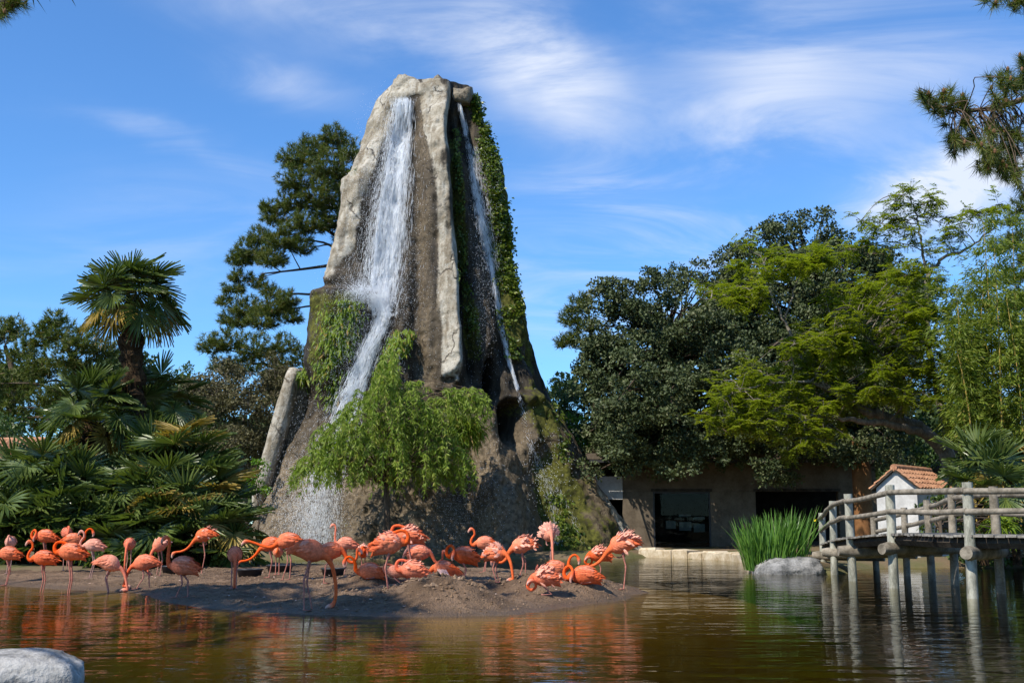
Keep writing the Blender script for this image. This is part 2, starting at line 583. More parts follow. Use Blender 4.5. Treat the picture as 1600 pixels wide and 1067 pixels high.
def mat_tower():
    """rock: Col.r = bare cream concrete, Col.g = moss, Col.b = brown warmth with some sun and shade painted in; the rest is dark wet stone"""
    m, nt, out = new_mat('tower_rock')
    t = NT(nt)
    col = t.attr('Col', 'Color')
    s = t.n('ShaderNodeSeparateColor')
    t.l(col, s.inputs[0])
    cream, moss, warm_lit = s.outputs
    co = t.n('ShaderNodeTexCoord').outputs['Object']
    n1 = t.noise(1.3, 6, 0.6, co)
    n2 = t.noise(7, 6, 0.65, co)
    n3 = t.noise(26, 4, 0.6, co)
    st = t.noise(3.2, 5, 0.6, co, (1, 1, 0.13))
    wetc = t.mix(t.ramp(st, 0.35, 0.68), (0.012, 0.0095, 0.006), (0.062, 0.047, 0.029))
    wetc = t.mix(warm_lit, wetc, t.mix(t.ramp(n2, 0.35, 0.65), (0.075, 0.055, 0.032), (0.21, 0.16, 0.10)))
    spk = t.ramp(n3, 0.60, 0.76)
    wetc = t.mix(t.math('MULTIPLY', spk, 0.5), wetc, (0.30, 0.26, 0.20))
    cr = t.mix(t.ramp(n1, 0.35, 0.65), (0.27, 0.235, 0.175), (0.47, 0.435, 0.36))
    cr = t.mix(t.math('MULTIPLY', t.ramp(n2, 0.48, 0.66), 0.75), cr, (0.17, 0.135, 0.09))
    cr = t.mix(t.math('MULTIPLY', t.ramp(st, 0.48, 0.66), 0.65), cr, (0.15, 0.115, 0.07))
    lich = t.ramp(t.noise(4.0, 6, 0.7, co), 0.58, 0.66)
    cr = t.mix(t.math('MULTIPLY', lich, 0.5), cr, (0.42, 0.42, 0.37))
    mc = t.mix(t.ramp(n2, 0.35, 0.65), (0.034, 0.036, 0.007), (0.105, 0.104, 0.019))
    vor = t.n('ShaderNodeTexVoronoi', feature='DISTANCE_TO_EDGE')
    vmp = t.n('ShaderNodeMapping')
    vmp.inputs['Scale'].default_value = (0.55, 0.55, 0.30)
    dco = t.n('ShaderNodeVectorMath', operation='ADD')
    nv = t.n('ShaderNodeTexNoise')
    t.l(co, nv.inputs['Vector'])
    nv.inputs['Scale'].default_value = 1.4
    nv.inputs['Detail'].default_value = 5
    t.l(co, dco.inputs[0])
    t.l(nv.outputs['Color'], dco.inputs[1])
    t.l(dco.outputs[0], vmp.inputs[0])
    t.l(vmp.outputs[0], vor.inputs['Vector'])
    vor.inputs['Scale'].default_value = 1.0
    crack = t.math('MULTIPLY', t.ramp(vor.outputs['Distance'], 0.004, 0.022, 1.0, 0.0), t.ramp(n1, 0.42, 0.55))
    cr = t.mix(t.math('MULTIPLY', crack, 0.8), cr, (0.06, 0.045, 0.03))
    cf = t.ramp(t.math('ADD', cream, t.math('MULTIPLY', t.math('SUBTRACT', n2, 0.5), 0.55)), 0.38, 0.62)
    mf = t.ramp(t.math('ADD', moss, t.math('MULTIPLY', t.math('SUBTRACT', n2, 0.5), 0.9)), 0.40, 0.70)
    c = t.mix(cf, wetc, cr)
    c = t.mix(mf, c, mc)
    h = t.math('ADD', t.math('MULTIPLY', n2, 0.6), t.math('MULTIPLY', n3, 0.35))
    nm = t.bump(t.math('ADD', h, t.math('SUBTRACT', t.math('MULTIPLY', st, 0.6), t.math('MULTIPLY', crack, 0.5))), 0.9, 0.08)
    ro = t.mix(cf, (0.6, 0.6, 0.6), (0.9, 0.9, 0.9))
    ro = t.mix(mf, ro, (0.95, 0.95, 0.95))
    t.l(t.bsdf(c, ro, 0.22, nm), out.inputs[0])
    return m


M['tower'] = mat_tower()


def mat_mud():
    m, nt, out = new_mat('mud')
    t = NT(nt)
    co = t.n('ShaderNodeTexCoord').outputs['Object']
    g = t.n('ShaderNodeNewGeometry')
    sp = t.n('ShaderNodeSeparateXYZ')
    t.l(g.outputs['Position'], sp.inputs[0])
    n1 = t.noise(1.1, 5, 0.6, co)
    n2 = t.noise(9, 6, 0.65, co)
    n3 = t.noise(45, 4, 0.6, co)
    dry = t.mix(t.ramp(n1, 0.35, 0.66), (0.135, 0.083, 0.047), (0.275, 0.178, 0.108))
    dry = t.mix(t.math('MULTIPLY', t.ramp(n2, 0.50, 0.68), 0.65), dry, (0.065, 0.04, 0.024))
    dry = t.mix(t.ramp(n3, 0.66, 0.74), dry, (0.34, 0.26, 0.18))
    wetline = t.ramp(t.math('ADD', sp.outputs[2], t.math('MULTIPLY', t.math('SUBTRACT', n2, 0.5), 0.06)), 0.015, 0.10)
    wet = t.mix(n1, (0.11, 0.07, 0.04), (0.17, 0.11, 0.06))
    c = t.mix(wetline, wet, dry)
    sand = t.mix(n1, (0.50, 0.29, 0.09), (0.62, 0.38, 0.13))
    c = t.mix(t.ramp(sp.outputs[2], -0.05, 0.012), sand, c)
    nm = t.bump(t.math('ADD', n2, t.math('MULTIPLY', n3, 0.8)), 1.0, 0.07)
    ro = t.mix(wetline, (0.45, 0.45, 0.45), (0.95, 0.95, 0.95))
    t.l(t.bsdf(c, ro, 0.3, nm), out.inputs[0])
    return m


M['mud'] = mat_mud()


def mat_ground():
    m, nt, out = new_mat('soil')
    t = NT(nt)
    co = t.n('ShaderNodeTexCoord').outputs['Object']
    g = t.n('ShaderNodeNewGeometry')
    sp = t.n('ShaderNodeSeparateXYZ')
    t.l(g.outputs['Position'], sp.inputs[0])
    n1 = t.noise(0.5, 5, 0.6, co)
    n2 = t.noise(5, 6, 0.65, co)
    soil = t.mix(t.ramp(n1, 0.4, 0.6), (0.13, 0.09, 0.055), (0.07, 0.085, 0.025))
    soil = t.mix(t.math('MULTIPLY', n2, 0.6), soil, (0.20, 0.15, 0.09))
    bed = t.mix(t.ramp(n1, 0.35, 0.65), (0.24, 0.21, 0.07), (0.34, 0.28, 0.10))
    c = t.mix(t.ramp(sp.outputs[2], -0.1, 0.03), bed, soil)
    t.l(t.bsdf(c, 0.95, 0.15, t.bump(n2, 0.7, 0.05)), out.inputs[0])
    return m


M['soil'] = mat_ground()


def mat_water():
    m, nt, out = new_mat('pond_water')
    t = NT(nt)
    co = t.n('ShaderNodeTexCoord').outputs['Object']
    a = t.noise(1.9, 3, 0.5, co, (0.42, 1.5, 1), 0.3)
    b = t.noise(5.2, 3, 0.5, co, (0.42, 1.4, 1), 0.3)
    big = t.noise(0.35, 3, 0.5, co)
    amp = t.ramp(big, 0.35, 0.65, 0.45, 1.0)
    h = t.math('MULTIPLY', t.math('ADD', a, t.math('MULTIPLY', b, 0.30)), amp)
    nm = t.bump(h, 1.0, 0.019)
    fr = t.n('ShaderNodeFresnel')
    fr.inputs[0].default_value = 1.33
    t.l(nm, fr.inputs['Normal'])
    gl = t.n('ShaderNodeBsdfGlossy')
    gl.inputs['Roughness'].default_value = 0.03
    t.l(nm, gl.inputs['Normal'])
    tr = t.n('ShaderNodeBsdfTransparent')
    tr.inputs[0].default_value = (0.95, 0.93, 0.85, 1)
    mx = t.n('ShaderNodeMixShader')
    t.l(t.math('MULTIPLY', fr.outputs[0], 1.0), mx.inputs[0])
    t.l(tr.outputs[0], mx.inputs[1])
    t.l(gl.outputs[0], mx.inputs[2])
    t.l(mx.outputs[0], out.inputs['Surface'])
    va = t.n('ShaderNodeVolumeAbsorption')
    va.inputs['Color'].default_value = (0.56, 0.56, 0.14, 1)
    va.inputs['Density'].default_value = 0.95
    t.l(va.outputs[0], out.inputs['Volume'])
    return m


M['water'] = mat_water()


def mat_fall():
    m, nt, out = new_mat('falling_water')
    t = NT(nt)
    b = t.bsdf((0.93, 0.95, 0.97), 0.3, 0.5)
    tr = t.n('ShaderNodeBsdfTranslucent')
    tr.inputs[0].default_value = (0.93, 0.95, 0.97, 1)
    mx = t.n('ShaderNodeMixShader')
    mx.inputs[0].default_value = 0.45
    t.l(b, mx.inputs[1])
    t.l(tr.outputs[0], mx.inputs[2])
    t.l(mx.outputs[0], out.inputs[0])
    return m


M['fall'] = mat_fall()


def mat_bird():
    m, nt, out = new_mat('flamingo_plumage')
    t = NT(nt)
    c = t.attr('Col', 'Color')
    n = t.noise(28, 4, 0.6)
    c2 = t.mix(1.0, c, t.mix(t.ramp(n, 0.3, 0.7), (0.78, 0.74, 0.72), (1.1, 1.12, 1.12)), 'MULTIPLY')
    b = t.bsdf(c2, 0.75, 0.15, t.bump(n, 0.4, 0.01))
    tr = t.n('ShaderNodeBsdfTranslucent')
    t.l(c2, tr.inputs[0])
    mx = t.n('ShaderNodeMixShader')
    mx.inputs[0].default_value = 0.15
    t.l(b, mx.inputs[1])
    t.l(tr.outputs[0], mx.inputs[2])
    t.l(mx.outputs[0], out.inputs[0])
    return m


M['bird'] = mat_bird()

# ------------------------------------------------------------------ island (mud bank) and ground
shore_px = [(-260, 905), (0, 914), (100, 921), (200, 924), (245, 934), (300, 949), (400, 955), (500, 960), (600, 963), (700, 963),
            (800, 959), (880, 950), (950, 938), (990, 930), (1012, 925), (1000, 919), (965, 911), (930, 903), (880, 897), (800, 893),
            (700, 890), (600, 889), (520, 886), (450, 884), (410, 879), (395, 874), (330, 868), (-400, 862)]
isl = np.array([G(x, y, 0.0)[:2] for x, y in shore_px])


def sdist(poly, x, y):
    """signed distance to a polygon, positive inside"""
    x = np.asarray(x, float)
    y = np.asarray(y, float)
    d = np.full(x.shape, 1e9)
    ins = np.zeros(x.shape, bool)
    n = len(poly)
    for i in range(n):
        ax, ay = poly[i]
        bx, by = poly[(i + 1) % n]
        ex, ey = bx - ax, by - ay
        t = np.clip(((x - ax) * ex + (y - ay) * ey) / (ex * ex + ey * ey + 1e-12), 0, 1)
        d = np.minimum(d, np.hypot(x - ax - t * ex, y - ay - t * ey))
        cond = ((ay > y) != (by > y)) & (x < (bx - ax) * (y - ay) / (by - ay + 1e-12) + ax)
        ins ^= cond
    return np.where(ins, d, -d)


# mounds: (px, py of the base centre, radius x m, radius y m, height m)
mounds = [(692, 945, 0.62, 0.65, 0.30), (655, 935, 0.5, 0.9, 0.12), (575, 922, 0.50, 0.45, 0.17), (640, 915, 0.35, 0.4, 0.14),
          (870, 930, 0.75, 0.8, 0.20), (925, 928, 0.5, 0.6, 0.15), (850, 915, 0.4, 0.6, 0.16), (800, 925, 0.5, 0.6, 0.10), (540, 945, 0.5, 0.3, 0.12)]
mound_w = [(*G(a, b, 0.05)[:2], rx, ry, h) for a, b, rx, ry, h in mounds]
puddle = [(*G(470, 938, 0.0)[:2], 0.55, 0.85, 0.25), (*G(770, 938, 0.0)[:2], 0.42, 0.45, 0.12), (*G(565, 942, 0)[:2], 0.12, 0.3, 0.06)]


def island_z(x, y):
    x = np.asarray(x, float)
    y = np.asarray(y, float)
    d = sdist(isl, x, y)
    p = np.stack([x, y, np.zeros_like(x)], -1)
    d = d + fbm(p * 1.4, 3, 5) * 0.35
    z = np.where(d > 0, 0.115 * (1 - np.exp(-d / 0.55)) + 0.012 * np.minimum(d, 5), np.maximum(d * 0.26, -0.7))
    for mx, my, rx, ry, h in mound_w:
        q = ((x - mx) / rx) ** 2 + ((y - my) / ry) ** 2
        z = z + h * np.exp(-q ** 1.3 * 0.9)
    for mx, my, rx, ry, h in puddle:
        q = ((x - mx) / rx) ** 2 + ((y - my) / ry) ** 2
        z = z - h * np.exp(-q ** 1.5)
    bx_, by_ = G(1065, 922, 0.0)[:2]
    bar = np.exp(-(((x - bx_) / 1.8) ** 2 + ((y - by_) / 4.2) ** 2) ** 1.2)
    z = np.where(z < -0.08, z * (1 - bar) - 0.10 * bar, z)
    rough = np.clip((z + 0.05) / 0.12, 0, 1)
    z = z + fbm(p * 3.0, 4, 9) * 0.07 * rough + fbm(p * 9, 4, 21) * 0.085 * rough * (0.6 + np.clip(z, 0, 0.3) * 2.5)
    return z


def ground_hit(px, py):
    z = 0.1
    for _ in range(8):
        p = G(px, py, z)
        z = 0.5 * z + 0.5 * float(island_z(p[0], p[1]))
    p = G(px, py, z)
    return p[0], p[1], float(island_z(p[0], p[1]))


def grid_faces(n, m):
    i, j = np.meshgrid(np.arange(n - 1), np.arange(m - 1), indexing='ij')
    a = i * m + j
    return np.stack([a, a + m, a + m + 1, a + 1], -1).reshape(-1, 4)


xs = np.concatenate([np.linspace(-15, -8.05, 70), np.linspace(-8, 4.6, 320)])
ys = np.concatenate([np.linspace(12.6, 21, 220), np.linspace(21.1, 36, 100)])
X_, Y_ = np.meshgrid(xs, ys, indexing='ij')
Zi = island_z(X_, Y_)
edge = np.minimum(np.minimum(X_ - xs[0], xs[-1] - X_) / 0.8, np.minimum((Y_ - ys[0]) / 0.8, 1))
Zi = np.where(edge < 1, np.minimum(Zi, -0.75 + edge * 1.2), Zi)
o = build('island', [(np.stack([X_, Y_, Zi], -1), grid_faces(*X_.shape))], M['mud'], smooth=True)
tag(o, kind='structure')
# pebbles and droppings lying on the mud
n = 14000
px_ = rng.uniform(-8, 3, n)
py_ = 13.8 + 11 * rng.uniform(0, 1, n) ** 1.5
pz_ = island_z(px_, py_)
ok = pz_ > 0.03
px_, py_, pz_ = px_[ok], py_[ok], pz_[ok]
n = len(px_)
sz = rng.uniform(0.006, 0.024, n) * rng.uniform(0.5, 1.3, n) * (1 + 1.2 * np.clip((pz_ - 0.14) / 0.15, 0, 1))
oct_ = np.array([[1, 0, 0], [0, 1, 0], [-1, 0, 0], [0, -1, 0], [0, 0, 0.7], [0, 0, -0.7]], float)
V = (oct_[None] * sz[:, None, None] * rng.uniform(0.6, 1.3, (n, 6, 1)) + np.stack([px_, py_, pz_], -1)[:, None]).reshape(-1, 3)
f = np.array([[0, 1, 4], [1, 2, 4], [2, 3, 4], [3, 0, 4], [1, 0, 5], [2, 1, 5], [3, 2, 5], [0, 3, 5]])
F = (f[None] + (np.arange(n) * 6)[:, None, None]).reshape(-1, 3)
o = build('gravel', [(V, F)], mat_plain('pebble', (0.085, 0.05, 0.028), (0.27, 0.185, 0.12), 5, 0.95, 0.08))
tag(o, 'small stones and clods scattered over the mud of the island', 'gravel', kind='stuff')

fx_, fy_ = rng.uniform(-7.5, 2.5, 420), rng.uniform(14.2, 24, 420)
fz_ = island_z(fx_, fy_)
fx_, fy_, fz_ = fx_[fz_ > 0.04], fy_[fz_ > 0.04], fz_[fz_ > 0.04]
m_ = len(fx_)
V, F = leaf_quads(np.stack([fx_, fy_, fz_ + 0.012], -1), rdir(m_) * np.array([1, 1, 0.15]), np.array([[0, 0, 1.0]]) + rdir(m_) * 0.3, rng.uniform(0.03, 0.08, m_), 0.018)
o = build('loose_feathers', [(V, F)], mat_plain('fallen_feather', (0.62, 0.36, 0.28), (0.75, 0.62, 0.54), 2, 0.8, 0.1))
tag(o, 'small pale pink feathers lying about on the mud', 'feathers', kind='stuff')

# pond outline (positive inside the pond)
pond_poly = np.array([(-60, 5), (-60, 23), (-14, 24.5), (-9, 24.5), (-8.3, 27), (-8.6, 37.5), (-4, 37.8), (3.5, 38.2), (4.8, 40.6), (6.7, 37.3), (7.3, 34.6), (7.5, 31.3), (6.6, 29.0), (5.9, 27.5),
                      (6.0, 26.8), (7.5, 26.7), (8.0, 28.5), (9.3, 30.3), (13, 30.8), (22, 30), (60, 26), (60, 5), (10, 2.0), (0, 1.5), (-10, 3)], float)


def ground_z(x, y):
    d = sdist(pond_poly, x, y)
    p = np.stack([x, y, np.zeros_like(x)], -1)
    land = 0.22 + 0.25 * sstep(0, 12, -d) + fbm(p * 0.5, 4, 3) * 0.12
    bed = -0.85 + fbm(p * 0.6, 3, 4) * 0.2
    return np.where(d > 0, 0.1 + (bed - 0.1) * sstep(0, 1.2, d), 0.1 + (land - 0.1) * sstep(0, 0.5, -d))


gx = np.concatenate([[-900, -300, -120], np.linspace(-60, -20, 40), np.linspace(-19.6, 19.6, 130), np.linspace(20, 60, 40), [120, 300, 900]])
gy = np.concatenate([[-300, -60], np.linspace(-15, 9, 30), np.linspace(9.5, 46, 120), np.linspace(47, 100, 40), [150, 300, 700, 1800]])
X_, Y_ = np.meshgrid(gx, gy, indexing='ij')
o = build('ground', [(np.stack([X_, Y_, ground_z(X_, Y_)], -1), grid_faces(*X_.shape))], M['soil'], smooth=True)
tag(o, kind='structure')

# water: one closed body whose top is the pond surface
V, F = box((0, 16.5, -0.9), (130, 60, 1.8))
o = build('water', [(V, F)], M['water'])
tag(o, kind='structure')

# ------------------------------------------------------------------ the rock tower
TY = 44.0
Ltab = np.array([(146, 606), (165, 590), (215, 575), (265, 559), (276, 554), (288, 545), (345, 543), (400, 535), (437, 526), (455, 511), (500, 500),
                 (560, 490), (600, 484), (660, 470), (720, 450), (780, 422), (820, 405), (850, 395), (900, 385)], float)
Rtab = np.array([(146, 738), (180, 748), (205, 758), (230, 766), (260, 779), (300, 789), (340, 793), (390, 798), (440, 805), (500, 816), (540, 827),
                 (580, 841), (620, 857), (680, 884), (720, 906), (770, 938), (830, 975), (862, 1003), (900, 1030)], float)


def tower_z(py):
    return np.array([P(800, q, TY)[2] for q in py])


NR, NA = 380, 420
rows = np.linspace(146, 892, NR)
zt = tower_z(rows)
xl = np.array([P(np.interp(q, Ltab[:, 0], Ltab[:, 1]), q, TY)[0] for q in rows])
xr = np.array([P(np.interp(q, Rtab[:, 0], Rtab[:, 1]), q, TY)[0] for q in rows])
cx, aa = (xl + xr) / 2, (xr - xl) / 2
bb = np.minimum(aa * 0.80, 1.35 + 0.62 * (aa - 1.0))
bb = np.maximum(bb, 1.2)
th = np.concatenate([np.linspace(-0.05 * np.pi, 1.05 * np.pi, NA - 60), np.linspace(1.05 * np.pi, 1.95 * np.pi, 62)[1:-1]])
NA = len(th)
ct, sn = np.cos(th), np.sin(th)
ex = 0.82
ctp, snp = np.sign(ct) * np.abs(ct) ** ex, np.sign(sn) * np.abs(sn) ** ex
TX = cx[:, None] - aa[:, None] * ctp[None]
TYY = TY - bb[:, None] * snp[None]
TZ = np.repeat(zt[:, None], NA, 1)
nx = -ct[None] / aa[:, None]
ny = -sn[None] / bb[:, None]
nl = np.hypot(nx, ny)
nx, ny = nx / nl, ny / nl
base = np.stack([TX, TYY, TZ], -1)
U, Vv = proj(base)
frontm = sstep(0.02, 0.30, sn)[None] * np.ones((NR, 1))


def line(tab, py):
    t = np.array(tab, float)
    return np.interp(py, t[:, 0], t[:, 1])


def ridge(tab, w, y0, y1, s0=12, s1=12, wr=None):
    xc = line(tab, Vv)
    dx = U - xc
    w = line(w, Vv) if isinstance(w, list) else w
    wr = w if wr is None else wr
    g = np.exp(-np.abs(np.where(dx < 0, dx / w, dx / wr)) ** 2.4)
    return g * sstep(y0 - s0, y0 + s0, Vv) * (1 - sstep(y1 - s1, y1 + s1, Vv)) * frontm


def flute(tab, wl, wr, y0, y1, s0, s1):
    """a buttress with a long sloping flank on one side and a steep broken face on the other"""
    xc = line(tab, Vv) + fbm(base * np.array([1.2, 1.2, 0.8]), 3, 63) * 9
    dx = U - xc
    l_ = line(wl, Vv)
    vq = Vv + fbm(base * 1.1, 3, 67) * 95
    prof_ = np.where(dx < 0, np.clip(1 + dx / l_, 0, 1) ** 1.15, np.clip(1 - (dx / wr) ** 2, 0, 1))
    return prof_ * sstep(y0 - s0, y0 + s0, Vv) * (1 - sstep(y1 - s1, y1 + s1, vq)) * frontm


def blob(x, y, rx, ry, p=2.2):
    q = np.abs((U - x) / rx) ** p + np.abs((Vv - y) / ry) ** p
    return np.exp(-q) * frontm


wob = fbm(base * np.array([0.5, 0.5, 0.22]), 3, 31) * 14
U0 = U
U = U + wob
RIB = [(140, 677), (230, 681), (300, 690), (400, 693), (520, 692), (610, 694)]
rib = flute([(140, 690), (230, 690), (300, 700), (400, 703), (520, 706), (610, 712)], [(140, 46), (230, 40), (300, 40), (400, 42), (520, 50), (610, 54)], 13, 120, 600, 10, 22)
chL = ridge([(150, 630), (300, 612), (400, 603), (470, 595), (600, 575)], [(150, 22), (300, 34), (470, 42), (600, 40)], 158, 560, 14, 90)
chR = ridge([(160, 722), (230, 735), (300, 748), (400, 765), (520, 785), (600, 803)], [(160, 10), (300, 16), (600, 20)], 165, 620, 14, 60)
grv = ridge([(150, 703), (300, 712), (400, 718), (520, 730), (600, 745)], 10, 150, 590, 20, 40)
grl = ridge([(150, 652), (300, 655), (400, 652), (520, 650), (600, 655)], 11, 260, 600, 60, 40)
BORD = [(146, 656), (152, 636), (170, 608), (240, 586), (285, 572), (300, 569), (350, 560), (400, 549), (430, 537), (450, 520)]
left = 1 / (1 + np.exp((U - line(BORD, Vv) + fbm(base * 1.4, 3, 66) * 12) / 3.0)) * (1 - sstep(425, 455, Vv))
left2 = left * sstep(274, 284, Vv)
shelf = sstep(446, 458, Vv) * np.exp(-((U - 536) / 44) ** 2) * (1 - sstep(520, 660, Vv)) * frontm
h1 = blob(771, 590, 11, 32)
h2 = blob(802, 660, 17, 30)
ledge = blob(812, 622, 28, 9) + blob(748, 618, 20, 14) * 0.7
butt = ridge([(640, 752), (700, 765), (870, 800)], 34, 640, 900, 25, 20)
rec = ridge([(690, 838), (780, 862), (860, 885)], 26, 700, 880, 30, 40)
rbut = ridge([(640, 845), (720, 905), (790, 948), (862, 998)], 30, 640, 900, 40, 20)
lbut = ridge([(600, 640), (700, 640), (870, 660)], 40, 640, 880, 40, 20)
lowrec = ridge([(600, 505), (700, 495), (870, 500)], 42, 600, 900, 40, 20)
disp = (0.95 * rib - 0.62 * chL - 0.38 * chR - 0.50 * grv - 0.28 * grl + 0.22 * left + 0.24 * left2 + 0.85 * shelf
        - 2.2 * h1 - 2.7 * h2 + 0.55 * ledge + 0.65 * butt - 0.75 * rec + 0.35 * rbut + 0.25 * lbut - 0.45 * lowrec)
ivyb = ridge([(150, 745), (230, 760), (300, 778), (400, 788), (520, 805)], 16, 150, 520, 10, 60)
disp = disp + 0.22 * ivyb
rgh = fbm(base * 0.55, 4, 2) * 0.50 + fbm(base * np.array([2.2, 2.2, 1.3]), 4, 8) * 0.26 + fbm(base * 6.0, 3, 12) * 0.06 + fbm(base * np.array([3.0, 3.0, 0.30]), 3, 14) * 0.36 + fbm(base * np.array([1.25, 1.25, 0.11]), 3, 15) * 0.85 * (1 - sstep(620, 780, Vv) * 0.5)
cell = np.maximum(0, fbm(base * np.array([2.8, 2.8, 2.0]), 2, 77) - 0.07) * 0.55
rg = 1 - 0.25 * np.clip(rib + left, 0, 1)
disp = disp + (rgh - cell) * rg
top = sstep(146, 190, Vv)
disp = disp * (0.35 + 0.65 * top)
disp = disp * (0.18 + 0.82 * sstep(0.0, 0.5, sn))[None]
TV = base.copy()
TV[..., 0] += nx * disp
TV[..., 1] += ny * disp
TV[..., 2] += fbm(base * 1.5, 3, 55) * 0.15
# colour masks (where the stone is bare, mossy, wet or toned for sun and shade)
ribtop = ridge(RIB, [(140, 20), (230, 15), (300, 10), (400, 8)], 120, 270, 10, 60)
cream = np.clip(np.maximum(np.maximum(sstep(0.16, 0.80, rib), ribtop * 1.1) * (0.86 + fbm(base * np.array([1.8, 1.8, 0.30]), 4, 64) * 2.1) * (1 - sstep(480, 640, Vv) * 0.25), left * (0.90 + fbm(base * np.array([1.3, 1.3, 0.35]), 4, 65) * 1.7)), 0, 1)
cream = np.maximum(cream, (1 - sstep(148, 158, Vv)) * frontm * 0.3)
rim = np.exp(-((U0 - (line(Rtab[:, [0, 1]], Vv) - 7)) / 9.0) ** 2) * sstep(735, 775, Vv)
cream = np.maximum(cream, rim * 1.1)
pat = fbm(base * np.array([0.9, 0.9, 0.5]), 4, 91)
moss = np.clip(0.95 * ivyb + ridge([(200, 713), (400, 722), (560, 745)], 11, 200, 560, 40, 60) * 0.75
               + ridge([(300, 775), (500, 800), (700, 868), (870, 960)], [(300, 22), (700, 36), (870, 60)], 320, 880, 40, 20) * 0.52
               + ridge([(440, 550), (520, 535), (600, 530)], 30, 455, 610, 20, 40) * 0.9
               + ridge([(700, 850), (870, 890)], 26, 730, 880, 30, 20) * 0.6
               + ridge([(440, 648), (600, 640)], 14, 430, 560, 40, 40) * 0.35
               + sstep(780, 890, Vv) * 0.28 + sstep(600, 760, Vv) * sstep(780, 900, U) * 0.12 + pat * 0.75 + fbm(base * 2.6, 3, 93) * 0.5 + (fbm(base * np.array([1.9, 1.9, 0.16]), 3, 94) - 0.02) * 1.5, 0, 1) * (1 - cream)
warm_lit = np.clip(0.06 + pat * 1.3 + sstep(600, 740, Vv) * 0.42 + ridge([(200, 664), (450, 660), (600, 665)], 14, 170, 620, 30, 30) * 0.7
               + sstep(600, 720, Vv) * 0.30 + butt * 0.35 - chL * 0.55 - chR * 0.5 - h1 - h2 - grv * 0.5, 0, 1)  # sunlit lower stone and rib flank lightened, holes and groove darkened as shade
colT = np.stack([cream, moss, warm_lit], -1).reshape(-1, 3)
U = U0
i, j = np.meshgrid(np.arange(NR - 1), np.arange(NA), indexing='ij')
j2 = (j + 1) % NA
F = np.stack([i * NA + j, (i + 1) * NA + j, (i + 1) * NA + j2, i * NA + j2], -1).reshape(-1, 4)
topc = TV[0].mean(0) + np.array([0, 0, 0.05])
k = np.arange(NA)
capF = np.stack([np.full(NA, NA), k, (k + 1) % NA], -1)
capV = np.vstack([TV[0], topc])
tower = empty('rock_tower', (P(700, 870, TY)[0], TY, 0.0))
tag(tower, 'tall artificial rock tower with cream ribs and dark wet gullies rising from the pond', 'rock tower')
tloc = np.array(tower.location)
build('rock_face', [(TV.reshape(-1, 3) - tloc, F, 0, None, colT), (capV - tloc, capF, 0, None, (0.8, 0, 0.3))], M['tower'], tower, True)
TPX, TPY = proj(TV)
TN = np.stack([nx, ny, np.zeros_like(nx)], -1)


def surf_at(px, py):
    """front surface points of the tower nearest to picture points"""
    fr = slice(0, NA - 60)
    A, B = TPX[:, fr].ravel(), TPY[:, fr].ravel()
    Pt, Nn = TV[:, fr].reshape(-1, 3), TN[:, fr].reshape(-1, 3)
    # bucket lookup
    out_p = np.zeros((len(px), 3))
    out_n = np.zeros((len(px), 3))
    key = (A // 8).astype(int) * 1000 + (B // 8).astype(int)
    order = np.argsort(key, kind='stable')
    ks = key[order]
    kq = (np.asarray(px) // 8).astype(int) * 1000 + (np.asarray(py) // 8).astype(int)
    good = np.zeros(len(px), bool)
    for q in np.unique(kq):
        a, b = np.searchsorted(ks, q), np.searchsorted(ks, q + 1)
        if b <= a:
            continue
        idx = order[a:b]
        me = np.where(kq == q)[0]
        dd = (A[idx][None] - np.asarray(px)[me][:, None]) ** 2 + (B[idx][None] - np.asarray(py)[me][:, None]) ** 2
        # prefer what the viewer sees: nearest of the close ones
        dd = dd + (Pt[idx][:, 1][None] - Pt[idx][:, 1].min()) * 3.0
        w = idx[np.argmin(dd, 1)]
        out_p[me] = Pt[w]
        out_n[me] = Nn[w]
        good[me] = True
    return out_p, out_n, good


def lump(pts_px, Y, thick, name, parent, colv, rough=0.12, seed=1, mat=None, back=None):
    """a solid rock whose front outline is given at depth Y, rounded and roughened"""
    poly = np.array([P(a, b, Y) for a, b in pts_px])
    m = 64
    closed = np.vstack([poly, poly[:1]])
    seg = np.linalg.norm(np.diff(closed, axis=0), axis=1)
    s = np.concatenate([[0], np.cumsum(seg)])
    tt = np.linspace(0, s[-1], m + 1)[:-1]
    ring = np.stack([np.interp(tt, s, closed[:, q]) for q in range(3)], -1)
    cen = ring.mean(0)
    prof = [(0.0, -0.50), (0.35, -0.49), (0.7, -0.46), (0.88, -0.38), (0.97, -0.22), (1.0, 0.0), (1.0, 0.3), (0.9, 0.5), (0.0, 0.52)]
    Vl = []
    for sc_, yy in prof:
        r_ = cen + (ring - cen) * sc_
        r_ = r_ + np.array([0, yy * thick, 0])
        Vl.append(r_)
    Vl = np.array(Vl)
    nn = fbm(Vl * 1.6, 3, seed) * rough * 2 + fbm(Vl * 5, 3, seed + 5) * rough * 0.7
    dirn = Vl - (cen + np.array([0, 0, 0]))
    dirn /= np.linalg.norm(dirn, axis=-1)[..., None] + 1e-6
    Vl = Vl + dirn * nn[..., None]
    a, b = len(prof), m
    i, j = np.meshgrid(np.arange(a - 1), np.arange(b), indexing='ij')
    Fq = np.stack([i * b + j, i * b + (j + 1) % b, (i + 1) * b + (j + 1) % b, (i + 1) * b + j], -1).reshape(-1, 4)
    off = np.array(parent.location) if parent is not None else 0
    return build(name, [(Vl.reshape(-1, 3) - off, Fq, 0, None, colv)], mat or M['tower'], parent, True)


